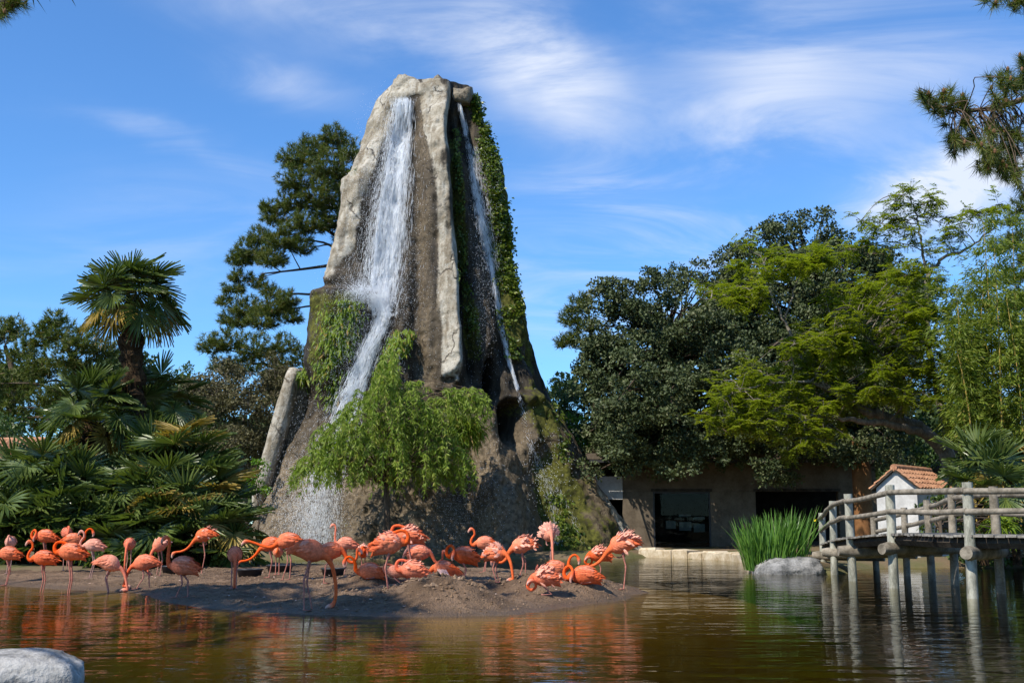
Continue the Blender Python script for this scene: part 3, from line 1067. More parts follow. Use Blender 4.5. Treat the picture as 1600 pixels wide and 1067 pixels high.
# crown rocks along the broken rim
lump([(606, 162), (610, 148), (614, 132), (622, 122), (634, 124), (650, 128), (664, 136), (672, 150), (660, 166), (630, 170)], TY - 0.5, 1.7, 'crown_rock', tower, (0.62, 0.05, 0.6), 0.16, 3)
lump([(650, 150), (655, 137), (675, 133), (690, 138), (702, 146), (704, 170), (690, 185), (664, 178)], TY - 1.1, 1.4, 'crown_rock', tower, (0.70, 0.0, 0.6), 0.13, 4)
lump([(678, 142), (677, 128), (685, 122), (694, 128), (702, 140), (696, 152)], TY + 0.1, 1.0, 'crown_rock', tower, (0.5, 0.1, 0.6), 0.14, 5)
lump([(704, 158), (706, 143), (722, 146), (738, 142), (741, 158), (736, 172), (720, 170), (710, 166)], TY - 0.9, 1.5, 'crown_rock', tower, (0.5, 0.3, 0.6), 0.15, 6)
# the leaning slab at the foot
lump([(456, 574), (466, 573), (473, 577), (470, 618), (458, 668), (443, 720), (427, 772), (409, 812), (398, 812), (396, 790), (408, 742), (424, 682), (440, 624)], TY - 0.9, 2.2, 'rock_slab', tower, (0.97, 0.0, 0.45), 0.07, 9)
lump([(468, 580), (480, 572), (496, 590), (494, 640), (482, 700), (462, 760), (440, 820), (404, 830), (420, 780), (440, 720), (455, 660)], TY - 0.3, 2.4, 'rock_slab', tower, (0.12, 0.3, 0.75), 0.16, 10)  # darker lump, its colour stands in for the slab's shaded side
# knob on the outer right shoulder
lump([(905, 706), (918, 698), (930, 712), (934, 732), (922, 742), (908, 734)], TY - 0.2, 1.0, 'rock_knob', tower, (0.2, 0.5, 0.5), 0.08, 12)


# ------------------------------------------------------------------ falling water
def waterfall(name, label, tracks, seed, dens=3.4):
    """tracks: (points (px, py, half width px), streak count, length range, off-surface m)"""
    r = np.random.default_rng(seed)
    root = empty(name, (0, 0, 0))
    ch, dr = [], []
    first = None
    for pts, cnt, (l0, l1), off, wmul in tracks:
        cnt = int(cnt * dens)
        t = np.array(pts, float)
        s = np.concatenate([[0], np.cumsum(np.hypot(np.diff(t[:, 0]), np.diff(t[:, 1])))])
        q = r.uniform(0, s[-1], cnt)
        lat = r.normal(0, 0.52, cnt)
        # strands: the water gathers in a few threads
        thr = r.normal(0, 0.5, 14)
        pick = r.random(cnt) < 0.45
        lat = np.where(pick, thr[r.integers(0, 14, cnt)] + r.normal(0, 0.07, cnt), lat)
        lat = np.clip(lat, -1.5, 1.5)
        x = np.interp(q, s, t[:, 0]) + lat * np.interp(q, s, t[:, 2])
        y = np.interp(q, s, t[:, 1])
        p, nrm, g = surf_at(x, y)
        p, q, lat = p[g], q[g], lat[g]
        nrm = nrm[g]
        ln = r.uniform(l0, l1, len(p)) * r.uniform(0.4, 1, len(p))
        wd = r.uniform(0.003, 0.0095, len(p)) * wmul
        # direction of flow from the track
        qa = np.clip(q + 6, 0, s[-1])
        dx = np.interp(qa, s, t[:, 0]) + lat * np.interp(qa, s, t[:, 2]) - np.interp(q, s, t[:, 0]) - lat * np.interp(q, s, t[:, 2])
        dy = np.interp(qa, s, t[:, 1]) - np.interp(q, s, t[:, 1]) + 1e-3
        d = np.stack([dx, np.zeros_like(dx), -np.maximum(dy, 0.5)], -1)
        d /= np.linalg.norm(d, axis=1)[:, None]
        p = p + nrm * (off * r.uniform(0.3, 1.0, len(p)))[:, None]
        sd = np.cross(d, nrm)
        sd /= np.linalg.norm(sd, axis=1)[:, None] + 1e-9
        ou = np.cross(sd, d)
        w3 = wd[:, None]
        l3 = ln[:, None]
        mid = p + d * l3 * 0.6
        V = np.stack([p, mid + ou * w3 * 0.8, mid - sd * w3, mid + sd * w3, p + d * l3], 1).reshape(-1, 3)
        f = np.array([[0, 1, 2], [0, 3, 1], [4, 2, 1], [4, 1, 3]])
        ch.append((V, (f[None] + (np.arange(len(p)) * 5)[:, None, None]).reshape(-1, 3)))
        if first is None:
            first = p[0]
    a = build('stream', ch, M['fall'], root)
    tag(root, label, 'waterfall')
    return root


def droplets(name, regions, parent, seed):
    """thrown drops: (px, py, spread x, spread y, count, off-surface range, size)"""
    r = np.random.default_rng(seed)
    ch = []
    for (x, y, sx, sy, cnt, o0, o1, sz) in regions:
        px, py = r.normal(x, sx, cnt), r.normal(y, sy, cnt)
        p, nrm, g = surf_at(px, np.minimum(py, 868))
        p, nrm = p[g], nrm[g]
        p = p + nrm * r.uniform(o0, o1, len(p))[:, None]
        p[:, 0] += r.normal(0, 0.05, len(p))
        s_ = r.uniform(0.4, 1.0, len(p)) * sz
        o3 = np.array([[1, 0, 0], [-0.5, 0.8, 0], [-0.5, -0.8, 0], [0, 0, 1.8]], float)
        V = (p[:, None] + o3[None] * s_[:, None, None]).reshape(-1, 3)
        f = np.array([[0, 2, 1], [0, 1, 3], [1, 2, 3], [2, 0, 3]])
        ch.append((V, (f[None] + (np.arange(len(p)) * 4)[:, None, None]).reshape(-1, 3)))
    o = build(name, ch, M['fall'], parent)
    tag(o, kind='stuff')
    return o


wf1 = waterfall('waterfall', 'broad white waterfall pouring down the gully beside the long cream rib', [
    ([(634, 154, 10), (630, 200, 13), (622, 260, 18), (614, 320, 21), (608, 380, 23), (602, 430, 22), (598, 470, 18)], 5200, (0.15, 0.9), 0.25, 1.0),
    ([(632, 154, 16), (616, 300, 34), (600, 420, 42), (590, 470, 40)], 1500, (0.05, 0.35), 0.5, 0.7),
    ([(598, 462, 14), (604, 482, 15), (606, 495, 12)], 700, (0.04, 0.2), 0.6, 1.1),
    ([(606, 490, 10), (596, 520, 11), (582, 550, 13), (570, 585, 15), (556, 625, 20), (540, 680, 26), (520, 740, 30)], 1900, (0.1, 0.6), 0.6, 1.0),
    ([(516, 740, 24), (506, 800, 30), (500, 866, 36)], 1500, (0.04, 0.22), 0.8, 0.8)], 5)
droplets('spray', [(606, 340, 27, 85, 7000, 0.1, 0.7, 0.011), (590, 455, 34, 30, 3000, 0.1, 1.0, 0.011), (588, 462, 17, 9, 3800, 0.2, 1.0, 0.013), (570, 458, 10, 5, 900, 0.2, 0.9, 0.012), (575, 560, 28, 50, 5000, 0.2, 1.0, 0.011),
                   (505, 805, 25, 45, 14000, 0.2, 1.5, 0.011), (525, 700, 22, 60, 1500, 0.1, 1.0, 0.012), (478, 640, 12, 50, 260, 0.1, 0.5, 0.012)], wf1, 6)
wf2 = waterfall('waterfall', 'thin waterfall trickling down beside the ivy on the tower shoulder', [
    ([(716, 160, 2.5), (724, 200, 3.5), (735, 250, 5), (742, 300, 6), (752, 350, 7), (762, 400, 5), (772, 450, 4), (782, 510, 3.5), (792, 560, 3), (806, 605, 2)], 1100, (0.12, 0.7), 0.12, 0.8),
    ([(735, 230, 8), (752, 330, 12), (764, 420, 12)], 500, (0.05, 0.3), 0.3, 0.6),
    ([(806, 605, 3), (816, 640, 4), (826, 690, 5), (838, 720, 7), (852, 750, 9)], 130, (0.06, 0.25), 0.06, 0.7),
    ([(850, 745, 5), (862, 790, 7), (868, 850, 8)], 90, (0.08, 0.4), 0.15, 0.6),
    ([(868, 760, 3), (890, 800, 4), (910, 850, 4)], 80, (0.05, 0.2), 0.06, 0.6)], 8)
droplets('spray', [(757, 380, 14, 90, 2200, 0.05, 0.35, 0.011), (720, 780, 36, 50, 2200, 0.02, 0.3, 0.012), (740, 560, 40, 90, 600, 0.02, 0.3, 0.011),
                   (850, 740, 22, 40, 600, 0.02, 0.3, 0.016), (640, 560, 30, 90, 700, 0.02, 0.4, 0.011)], wf2, 9)


# ------------------------------------------------------------------ creepers and tufts on the tower
def surf_leaves(name, label, cat, regs, mat, seed, ln=(0.10, 0.2), wd=0.6, hang=0.6, off=0.12, kind=None):
    r = np.random.default_rng(seed)
    ch = []
    for tab, wtab, cnt in regs:
        t = np.array(tab, float)
        y = r.uniform(t[0, 0], t[-1, 0], cnt)
        x = np.interp(y, t[:, 0], t[:, 1]) + np.clip(r.normal(0, 0.5, cnt), -1.3, 1.3) * np.interp(y, [t[0, 0], t[-1, 0]], wtab)
        pr = np.stack([x / 14, y / 18, np.zeros_like(x)], -1)
        keep = fbm(pr, 3, seed) * 1.5 + 0.10 > r.uniform(-0.12, 0.25, cnt)
        p, nn, g = surf_at(x[keep], y[keep])
        p, nn = p[g], nn[g]
        m = len(p)
        p = p + nn * (off * r.uniform(0, 1, m) ** 1.5)[:, None]
        d = rdir(m, r) * 0.7 + nn * 0.5 + np.array([0, 0, -hang])
        nr = nn + rdir(m, r) * 0.6 + np.array([0, 0, 0.4])
        l_ = r.uniform(*ln, m)
        V, Fq = leaf_quads(p, d, nr, l_, l_ * wd)
        ch.append((V, Fq, 0, np.repeat(r.random(m), 4)))
    root = empty(name, (0, 0, 0))
    tag(root, label, cat)
    o = build('foliage', ch, mat, root)
    return root


surf_leaves('ivy', 'dense green ivy hanging down the outer edge of the tower', 'ivy',
            [([(148, 736), (200, 752), (260, 770), (320, 782), (400, 790), (460, 800), (500, 808)], (10, 7), 8000),
             ([(150, 730), (200, 744), (260, 757), (330, 768), (420, 778), (560, 800)], (8, 14), 3000)], M['ivy'], 41, (0.08, 0.19), 0.75, 0.5, 0.26)
surf_leaves('creeper', 'mossy creeper strip between the cream rib and the thin waterfall', 'creeper',
            [([(200, 712), (300, 716), (420, 722), (560, 745)], (5, 9), 2600)], M['ivy'], 43, (0.07, 0.16), 0.6, 0.8, 0.15)
surf_leaves('creeper', 'bright green hanging plants on the ledge where the broad waterfall splits', 'creeper',
            [([(470, 548), (520, 535), (580, 530)], (26, 22), 5200), ([(515, 632), (560, 618), (610, 600)], (14, 22), 3200),
             ([(560, 520), (640, 520)], (18, 14), 1300)], M['tuft'], 44, (0.14, 0.34), 0.22, 1.3, 0.5)
surf_leaves('creeper', 'low dark greenery at the wet foot of the tower behind the flamingos', 'creeper',
            [([(770, 862), (810, 878), (866, 900)], (14, 20), 1300), ([(600, 860), (720, 880)], (14, 10), 500)], M['ivy'], 45, (0.08, 0.2), 0.5, 0.8, 0.2)


def tuft(name, label, cat, c, rx, rz, n, mat, seed, ln=(0.25, 0.5), down=0.5, wd=0.05):
    r = np.random.default_rng(seed)
    c = np.asarray(c, float)
    p = c + rdir(n, r) * np.array([rx, rx * 0.7, rz]) * r.uniform(0.1, 0.7, n)[:, None]
    d = rdir(n, r) + np.array([0, -0.3, 0.7 - down])
    d /= np.linalg.norm(d, axis=1)[:, None]
    l_ = r.uniform(*ln, n)
    m1 = p + d * (l_ * 0.55)[:, None]
    d2 = d + np.array([0, 0, -0.9 - down * 0.4])
    d2 /= np.linalg.norm(d2, axis=1)[:, None]
    sd = np.cross(d, rdir(n, r))
    sd /= np.linalg.norm(sd, axis=1)[:, None]
    w = (l_ * wd)[:, None]
    V = np.stack([p - sd * w * 0.5, p + sd * w * 0.5, m1 + sd * w, m1 - sd * w, m1 + d2 * (l_ * 0.6)[:, None]], 1).reshape(-1, 3)
    b = (np.arange(n) * 5)[:, None]
    root = empty(name, c)
    V = V - c
    tn = np.repeat(r.random(n), 5)
    build('blades', [(V, b + np.array([[0, 1, 2, 3]]), 0, tn), (V, b + np.array([[3, 2, 4]]), 0, tn)], mat, root)
    tag(root, label, cat)
    return root


tuft('grass_tuft', 'hanging tuft of green and rusty grass on the tower beside the willow', 'plant', P(728, 674, 37.6), 0.75, 0.5, 1700, M['tuft'], 51, (0.3, 0.75), 0.6, 0.035)
tuft('grass_tuft', 'small tuft of grass growing on the high ledge of the cream edge', 'plant', P(563, 272, 42.6), 0.45, 0.18, 320, M['tuft'], 52, (0.2, 0.4), 0.3, 0.05)
tuft('grass_tuft', 'wispy green tuft sprouting from the top of the leaning cream slab', 'plant', P(474, 590, 42.6), 0.5, 0.4, 260, M['willow'], 53, (0.2, 0.5), 0.7, 0.07)


# ------------------------------------------------------------------ trees
def lobes_fill(poly, rr, n, Y, dep, seed, edge=0.75):
    """fill an outline (picture points) with foliage lobes at real depths"""
    r = np.random.default_rng(seed)
    poly = np.array(poly, float)
    lo, hi = poly.min(0), poly.max(0)
    out, tries = [], 0
    size = min(hi - lo) / 2
    while len(out) < n and tries < 8000:
        tries += 1
        q = r.uniform(lo, hi)
        rad = r.uniform(*rr)
        d = float(sdist(poly, np.array(q[0]), np.array(q[1])))
        if d < rad * edge:
            continue
        if any((q[0] - a[0]) ** 2 + (q[1] - a[1]) ** 2 < (0.45 * (rad + a[3])) ** 2 and abs(a[4]) < 2 for a in out):
            if r.random() < 0.8:
                continue
        b = min(1.0, d / size)
        dy = r.uniform(-1, 0.8) * dep * math.sqrt(b)
        out.append((q[0], q[1], Y + dy, rad, 0))
    return [a[:4] for a in out]


def clump_leaves(lobes, per_m2, ln, wd, r, sub=0.42, up=0.35, flat=0.8, jit=0.7):
    """leaves on twiggy clumps sitting over each lobe"""
    ch = []
    for (px, py, Y, rad) in lobes:
        c = P(px, py, Y)
        Rm = rad / ppm(Y)
        nc = max(6, int(9 * (Rm / 0.8) ** 2))
        dd = rdir(nc, r)
        dd[:, 2] = np.where(dd[:, 2] < -0.35, dd[:, 2] * 0.4, dd[:, 2])
        cc = c + dd * np.array([1, 1, flat]) * Rm * r.uniform(0.45, 1.0, nc)[:, None]
        rs = Rm * sub * r.uniform(0.6, 1.25, nc)
        for q in range(nc):
            m = max(10, int(per_m2 * 4 * rs[q] ** 2 * r.uniform(0.6, 1.2)))
            d = rdir(m, r)
            d[:, 2] += up
            d /= np.linalg.norm(d, axis=1)[:, None]
            p = cc[q] + d * rs[q] * np.array([1, 1, 0.75]) * (r.uniform(0.15, 1, m) ** 0.6)[:, None]
            g = d * 0.6 + rdir(m, r) * 0.8
            nr = d + rdir(m, r) * jit + np.array([0, 0, 0.3])
            l_ = r.uniform(0.7, 1.25, m) * ln
            V, Fq = leaf_quads(p, g, nr, l_, l_ * wd)
            tn = np.clip(r.normal(0.45, 0.2) + r.normal(0, 0.22, m), 0, 1)
            ch.append((V, Fq, 0, np.repeat(tn, 4)))
    return ch


def needle_tufts(centres, dirs, nn, ln, wd, r, spread=0.9):
    """pine shoots: each a brush of thin needles"""
    k = len(centres)
    c = np.repeat(centres, nn, 0)
    D = np.repeat(dirs / (np.linalg.norm(dirs, axis=1)[:, None] + 1e-9), nn, 0)
    m = k * nn
    d = D * 0.75 + rdir(m, r) * spread
    d /= np.linalg.norm(d, axis=1)[:, None]
    p = c - D * (r.uniform(0, 0.9, m) * ln * 0.8)[:, None]
    l_ = (ln * r.uniform(0.6, 1.1, m))[:, None]
    s = np.cross(d, rdir(m, r))
    s /= np.linalg.norm(s, axis=1)[:, None]
    w = wd
    V = np.stack([p + s * w * 0.5, p - s * w * 0.5, p + d * l_ + np.array([0, 0, -0.06]) * l_], 1).reshape(-1, 3)
    tn = np.repeat(np.clip(np.repeat(r.uniform(0.1, 0.8, k), nn) + r.normal(0, 0.12, m), 0, 0.84), 3)
    old = np.repeat(r.random(m) < 0.035, 3)
    tn = np.where(old, 1.0, tn)
    return V, np.arange(m * 3).reshape(-1, 3), tn


def limb(a, b, r0, r1, r, sag=0.08, n=9, seg=6):
    a, b = np.asarray(a, float), np.asarray(b, float)
    L = np.linalg.norm(b - a)
    mids = [a] + [a + (b - a) * t + r.normal(0, sag * L * 0.5, 3) + np.array([0, 0, sag * L * math.sin(t * 3.14)]) for t in (0.3, 0.6)] + [b]
    path = catmull(mids, n)
    return tube_chunks(path, np.linspace(r0, r1, n), seg)


def tree(name, label, trunk, lobes, leaf, seed, group=None, ln=0.1, wd=0.6, per=90, mat=None, bark='bark', base=None, extra=None, cat='tree',
         nn=22, nlen=0.2, nwid=0.016, limbs=True, tufts=9.0, sub=0.42, up=0.35, twigs=0):
    """trunk: list of (px, py, Y, radius m) stems, first point at the foot"""
    r = np.random.default_rng(seed)
    foot = P(*trunk[0][0][:3]) if base is None else np.asarray(base, float)
    root = empty(name, foot)
    tag(root, label, cat, group)
    ch, nodes = [], []
    for st in trunk:
        pts = np.array([P(*q[:3]) for q in st])
        rad = np.array([q[3] for q in st])
        m = max(8, 5 * len(st))
        path = catmull(pts, m)
        tq = np.linspace(0, len(st) - 1, m)
        rr_ = np.interp(tq, np.arange(len(st)), rad)
        path = path + fbm(path * 1.1, 2, seed)[:, None] * 0.25 * np.sin(np.linspace(0, 3.14, m))[:, None]
        ch += [(c[0] - foot, *c[1:]) for c in tube_chunks(path, rr_ * (1 + 0.25 * fbm(path * 3, 2, seed + 1)), 9)]
        nodes += [(path[q], rr_[q]) for q in range(m // 3, m)]
    if limbs and nodes:
        npos = np.array([q[0] for q in nodes])
        for (px, py, Y, rad) in (lobes if limbs is True else lobes[:limbs]):
            c = P(px, py, Y)
            dd = np.linalg.norm(npos - c, axis=1) + np.maximum(0, npos[:, 2] - c[2]) * 1.2
            w = int(np.argmin(dd))
            r0 = min(nodes[w][1] * 0.6, 0.02 + 0.02 * np.linalg.norm(npos[w] - c))
            ch += [(q[0] - foot, *q[1:]) for q in limb(npos[w], c, r0, 0.012, r)]
    if extra:
        for a, b, r0, r1 in extra:
            ch += [(q[0] - foot, *q[1:]) for q in limb(P(*a), P(*b), r0, r1, r, 0.05)]
    if twigs:
        for (px, py, Y, rad) in lobes:
            c, Rm = P(px, py, Y), rad / ppm(Y)
            for d in rdir(twigs, r):
                ch += [(q[0] - foot, *q[1:]) for q in limb(c, c + d * Rm * r.uniform(0.7, 1.15), 0.012, 0.004, r, 0.1, 5, 4)]
    if ch:
        build('trunk', ch, M[bark], root, True)
    if leaf == 'needle':
        cs, ds = [], []
        for (px, py, Y, rad) in lobes:
            c, Rm = P(px, py, Y), rad / ppm(Y)
            k = max(6, int(tufts * 4 * Rm ** 2))
            d = rdir(k, r)
            d[:, 2] = np.where(d[:, 2] < -0.2, d[:, 2] * 0.5, d[:, 2])
            q = c + d * np.array([1, 1, 0.92]) * Rm * 1.12 * (r.uniform(0.15, 1, k) ** 0.55)[:, None]
            cs.append(q)
            ds.append(d + np.array([0, 0, 0.7]) + rdir(k, r) * 0.4)
        V, Fq, tn = needle_tufts(np.concatenate(cs), np.concatenate(ds), nn, nlen, nwid, r)
        build('crown', [(V - foot, Fq, 0, tn)], mat or M['pine'], root)
    else:
        chs = [(c[0] - foot, *c[1:]) for c in clump_leaves(lobes, per, ln, wd, r, sub, up)]
        build('crown', chs, mat, root)
    return root


# far woodland behind everything: nobody can count its trees
wl = []
r_ = np.random.default_rng(99)
for q in range(230):
    x = r_.uniform(-260, 1900)
    hgt = 640 + 30 * math.sin(x * 0.013) + 22 * math.sin(x * 0.041 + 1)
    if x < 520:
        hgt = 575 + 22 * math.sin(x * 0.05)
    y = r_.uniform(hgt, 830)
    wl.append((x, y, r_.uniform(84, 105), r_.uniform(26, 48)))
chs = clump_leaves(wl, 4.5, 0.55, 0.7, r_, 0.5, 0.3)
o = build('far_woodland', chs, M['wood_leaf'])
tag(o, 'hazy mass of far trees closing the view behind the garden', 'woodland', kind='stuff')

# pines beyond the palms
tree('pine_tree', 'background pine with forked bare trunk at the far edge behind the palm clump',
     [[(18, 800, 62, 0.28), (14, 690, 62, 0.24), (20, 600, 62, 0.18), (8, 540, 62, 0.1)]],
     [(8, 520, 62, 30), (-30, 545, 62, 34), (30, 548, 61, 26), (50, 580, 63, 26), (0, 590, 62, 24), (22, 512, 62, 20)], 'needle', 61, 'pines behind the palms', nn=20, nlen=0.34, nwid=0.045, tufts=26)
tree('pine_tree', 'broad background pine rising just behind the fan palm crown',
     [[(112, 800, 58, 0.3), (108, 680, 58, 0.25), (118, 590, 58, 0.18), (100, 530, 58, 0.1)]],
     [(90, 520, 58, 32), (60, 530, 58, 28), (130, 535, 57, 30), (100, 560, 57, 36), (60, 575, 58, 34), (150, 570, 58, 30), (30, 600, 59, 28), (120, 600, 58, 32), (85, 500, 58, 20), (165, 545, 58, 24),
      (75, 620, 58, 34), (150, 615, 58, 32), (20, 640, 58, 34), (115, 650, 58, 34), (-20, 600, 58, 34), (60, 660, 59, 34), (-40, 660, 58, 36), (175, 590, 58, 28), (160, 660, 58, 34)],
     'needle', 62, 'pines behind the palms', nn=20, nlen=0.34, nwid=0.045, tufts=26)
for q, (lab, poly, seed) in enumerate([
        ('olive green thicket under the background pines', [(-60, 640), (0, 618), (60, 640), (120, 630), (160, 660), (150, 800), (-60, 800)], 63),
        ('green thicket seen between the fan palm trunk and the scrub tree', [(215, 600), (250, 565), (300, 560), (330, 620), (320, 780), (200, 780)], 64)]):
    tree('thicket', lab, [[(sum(a for a, b in poly) / len(poly), 815, 50, 0.1), (sum(a for a, b in poly) / len(poly), 740, 50, 0.06)]],
         lobes_fill(poly, (24, 40), 16, 50, 2.0, seed), 'leaf', seed, 'thickets behind the palms', 0.17, 0.55, 130, M['mid'], cat='bush')

# tall pine beside the tower
tree('pine_tree', 'tall pine with long bare side branches rising behind the tower edge',
     [[(545, 830, 51, 0.40), (540, 640, 51, 0.36), (536, 520, 51, 0.32), (534, 430, 51, 0.27), (538, 330, 51, 0.2), (530, 240, 51, 0.10), (525, 205, 51, 0.05)]],
     [(522, 215, 51, 26), (490, 232, 51, 28), (460, 250, 50.5, 28), (550, 240, 51, 26), (510, 262, 50, 36), (460, 282, 50, 30), (545, 285, 51, 32), (500, 305, 50, 36), (455, 318, 50.5, 28),
      (520, 340, 50.5, 36), (480, 350, 50, 32), (430, 340, 51, 24), (418, 325, 51, 16), (440, 375, 50, 30), (470, 385, 50, 24), (405, 370, 51, 20), (545, 378, 51, 26),
      (395, 395, 51, 30), (375, 405, 51, 22), (425, 405, 50, 26), (372, 432, 51, 16), (365, 450, 51, 18), (400, 440, 51, 18), (450, 470, 50, 22), (430, 480, 50, 26), (385, 482, 51, 28), (365, 500, 51, 24),
      (410, 500, 50, 28), (455, 495, 50, 20), (420, 455, 50.5, 16), (350, 470, 51, 14)],
     'needle', 65, nn=24, nlen=0.27, nwid=0.026, tufts=62, limbs=17,
     extra=[((534, 412, 51), (408, 428, 50.5), 0.09, 0.03), ((532, 452, 51), (385, 482, 51), 0.08, 0.02), ((532, 480, 51), (410, 500, 50), 0.07, 0.02), ((440, 425, 50.6), (395, 395, 51), 0.03, 0.012), ((470, 422, 50.6), (440, 375, 50), 0.03, 0.012), ((440, 425, 50.6), (365, 450, 51), 0.025, 0.01)])
tree('pine_tree', 'low spreading pine boughs between the tall pine and the scrub tree',
     [[(470, 830, 49, 0.25), (455, 660, 49, 0.2), (440, 570, 49, 0.12)]],
     [(330, 540, 48, 24), (360, 535, 48, 28), (400, 545, 48, 30), (440, 540, 48, 26), (470, 560, 48, 26), (380, 570, 48, 28), (430, 580, 48, 28), (465, 605, 48, 26), (345, 570, 48, 22), (470, 640, 48, 22)],
     'needle', 66, nn=22, nlen=0.27, nwid=0.028, tufts=48)
tree('scrub_tree', 'grey brown twiggy evergreen beside the leaning cream slab',
     [[(385, 850, 45, 0.2), (380, 760, 45, 0.14), (375, 690, 45, 0.08)], [(400, 850, 45, 0.15), (430, 740, 45, 0.1), (440, 660, 45, 0.05)], [(370, 850, 45, 0.15), (330, 740, 45, 0.1), (310, 660, 45, 0.05)]],
     lobes_fill([(280, 590), (310, 560), (370, 550), (430, 555), (485, 580), (480, 650), (440, 720), (425, 780), (330, 790), (280, 740), (275, 650)], (22, 38), 64, 45, 2.2, 67), 'leaf', 67,
     None, 0.13, 0.5, 150, M['scrub'], twigs=5, bark='bark_grey')
tree('leafy_bush', 'small bright lime green bush against the base of the cream slab',
     [[(402, 850, 41, 0.05), (402, 780, 41, 0.03)]], [(400, 735, 41, 18), (392, 752, 41, 20), (408, 765, 41, 18), (385, 770, 41, 16), (404, 720, 41, 10)], 'leaf', 68, None, 0.11, 0.7, 200, M['bright'], cat='bush')

# holm oaks over the pavilion
def overhang(seed, x0, x1, y0, y1, Y0, Y1, n_):
    r = np.random.default_rng(seed)
    return [(r.uniform(x0, x1), r.uniform(y0, y1) + 14 * math.sin(q), r.uniform(Y0, Y1), r.uniform(20, 36)) for q in range(n_)]


oakA = [(895, 720), (886, 640), (888, 560), (896, 510), (916, 462), (950, 420), (990, 388), (1050, 408), (1100, 398), (1150, 400), (1200, 420), (1230, 520), (1240, 640), (1230, 745), (1120, 752), (1010, 745), (950, 748)]
tree('holm_oak', 'dark evergreen oak with dense grey green crown nearest the rock tower',
     [[(1075, 860, 48, 0.35), (1070, 780, 48, 0.3), (1060, 660, 48, 0.22), (1050, 560, 48, 0.12)]],
     lobes_fill(oakA, (22, 42), 140, 43.8, 4.2, 71, 0.85) + overhang(711, 925, 1180, 665, 738, 39.8, 42.5, 34) + lobes_fill(oakA, (11, 19), 130, 43.5, 3.2, 715, 0.8) + overhang(713, 930, 1180, 560, 680, 38.8, 41.5, 26), 'leaf', 71, 'holm oaks over the pavilion', 0.13, 0.64, 190, M['oak'], sub=0.42)
oakB = [(1090, 560), (1100, 420), (1130, 375), (1165, 348), (1205, 325), (1235, 308), (1275, 306), (1310, 330), (1345, 355), (1390, 385), (1440, 395), (1480, 425), (1478, 520), (1450, 640), (1420, 745), (1280, 752), (1180, 745), (1110, 680)]
tree('holm_oak', 'taller dark evergreen oak towering behind the yellow green locust tree',
     [[(1310, 860, 49, 0.4), (1300, 760, 49, 0.34), (1290, 600, 49, 0.25), (1270, 450, 49, 0.12)]],
     lobes_fill(oakB, (22, 44), 170, 45.5, 4.2, 72, 0.85) + overhang(712, 1150, 1410, 675, 738, 39.8, 42.5, 36) + lobes_fill(oakB, (11, 19), 170, 45, 3.2, 716, 0.8) + overhang(714, 1150, 1440, 560, 680, 39.0, 42, 30), 'leaf', 72, 'holm oaks over the pavilion', 0.13, 0.64, 190, M['oak'], sub=0.42)
tree('pine_tree', 'small pine showing at the edge of the holm oak against the sky',
     [[(932, 830, 56, 0.25), (930, 640, 56, 0.2), (922, 500, 56, 0.08)]],
     [(900, 480, 56, 20), (888, 500, 56, 18), (880, 535, 56, 16), (898, 530, 56, 20), (912, 470, 56, 16), (915, 510, 56, 22)], 'needle', 73, nn=20, nlen=0.30, nwid=0.034, tufts=45)
tree('olive_bush', 'grey green bush between the tower shoulder and the holm oak',
     [[(885, 840, 49, 0.12), (882, 700, 49, 0.06)]],
     lobes_fill([(848, 640), (856, 590), (880, 575), (910, 590), (925, 660), (930, 740), (880, 740)], (14, 24), 34, 49, 1.2, 74), 'leaf', 74, None, 0.11, 0.45, 200, M['mid'], cat='bush')
tree('climbing_bush', 'bright green leafy climber spilling over the tower shoulder',
     [[(925, 830, 45.5, 0.06), (915, 700, 45.5, 0.04)]],
     [(890, 655, 45, 16), (905, 670, 44.8, 20), (925, 685, 44.8, 18), (912, 700, 44.6, 18), (935, 700, 44.8, 14), (895, 690, 44.8, 14), (928, 722, 44.6, 14)], 'leaf', 75, None, 0.15, 0.55, 170, M['bright'], cat='bush')

# locust tree: low gnarled limbs carrying flat feathery sprays
loc_limbs = [[(1488, 830, 36, 0.30), (1490, 760, 36, 0.28), (1475, 705, 36, 0.24), (1440, 672, 36, 0.2), (1395, 655, 35.5, 0.17), (1340, 636, 35, 0.13), (1300, 610, 34.5, 0.09), (1265, 596, 34, 0.05)],
             [(1475, 705, 36, 0.18), (1450, 680, 35.5, 0.15), (1410, 668, 35, 0.12), (1350, 658, 34.5, 0.09), (1290, 650, 34, 0.05), (1210, 645, 33.5, 0.03)],
             [(1485, 720, 36, 0.16), (1470, 640, 36.5, 0.12), (1450, 540, 37, 0.09), (1450, 440, 37, 0.07), (1470, 405, 37, 0.06), (1510, 390, 37, 0.04), (1560, 350, 37, 0.02)],
             [(1450, 440, 37, 0.05), (1440, 380, 37, 0.04), (1430, 330, 37, 0.025), (1410, 300, 37, 0.012)],
             [(1410, 662, 35.5, 0.10), (1405, 600, 35.5, 0.07), (1385, 560, 35, 0.05), (1345, 520, 35, 0.03), (1300, 495, 34.5, 0.02)],
             [(1300, 610, 34.5, 0.06), (1255, 560, 34.5, 0.05), (1225, 500, 34.5, 0.04), (1200, 450, 34.5, 0.03), (1195, 410, 34.5, 0.015)],
             [(1225, 500, 34.5, 0.035), (1245, 440, 34.5, 0.02), (1265, 410, 34.5, 0.012)],
             [(1200, 450, 34.5, 0.025), (1150, 470, 34.2, 0.018), (1090, 465, 34, 0.01)],
             [(1265, 596, 34, 0.04), (1200, 600, 33.8, 0.025), (1130, 620, 33.5, 0.012)]]
rl = np.random.default_rng(81)
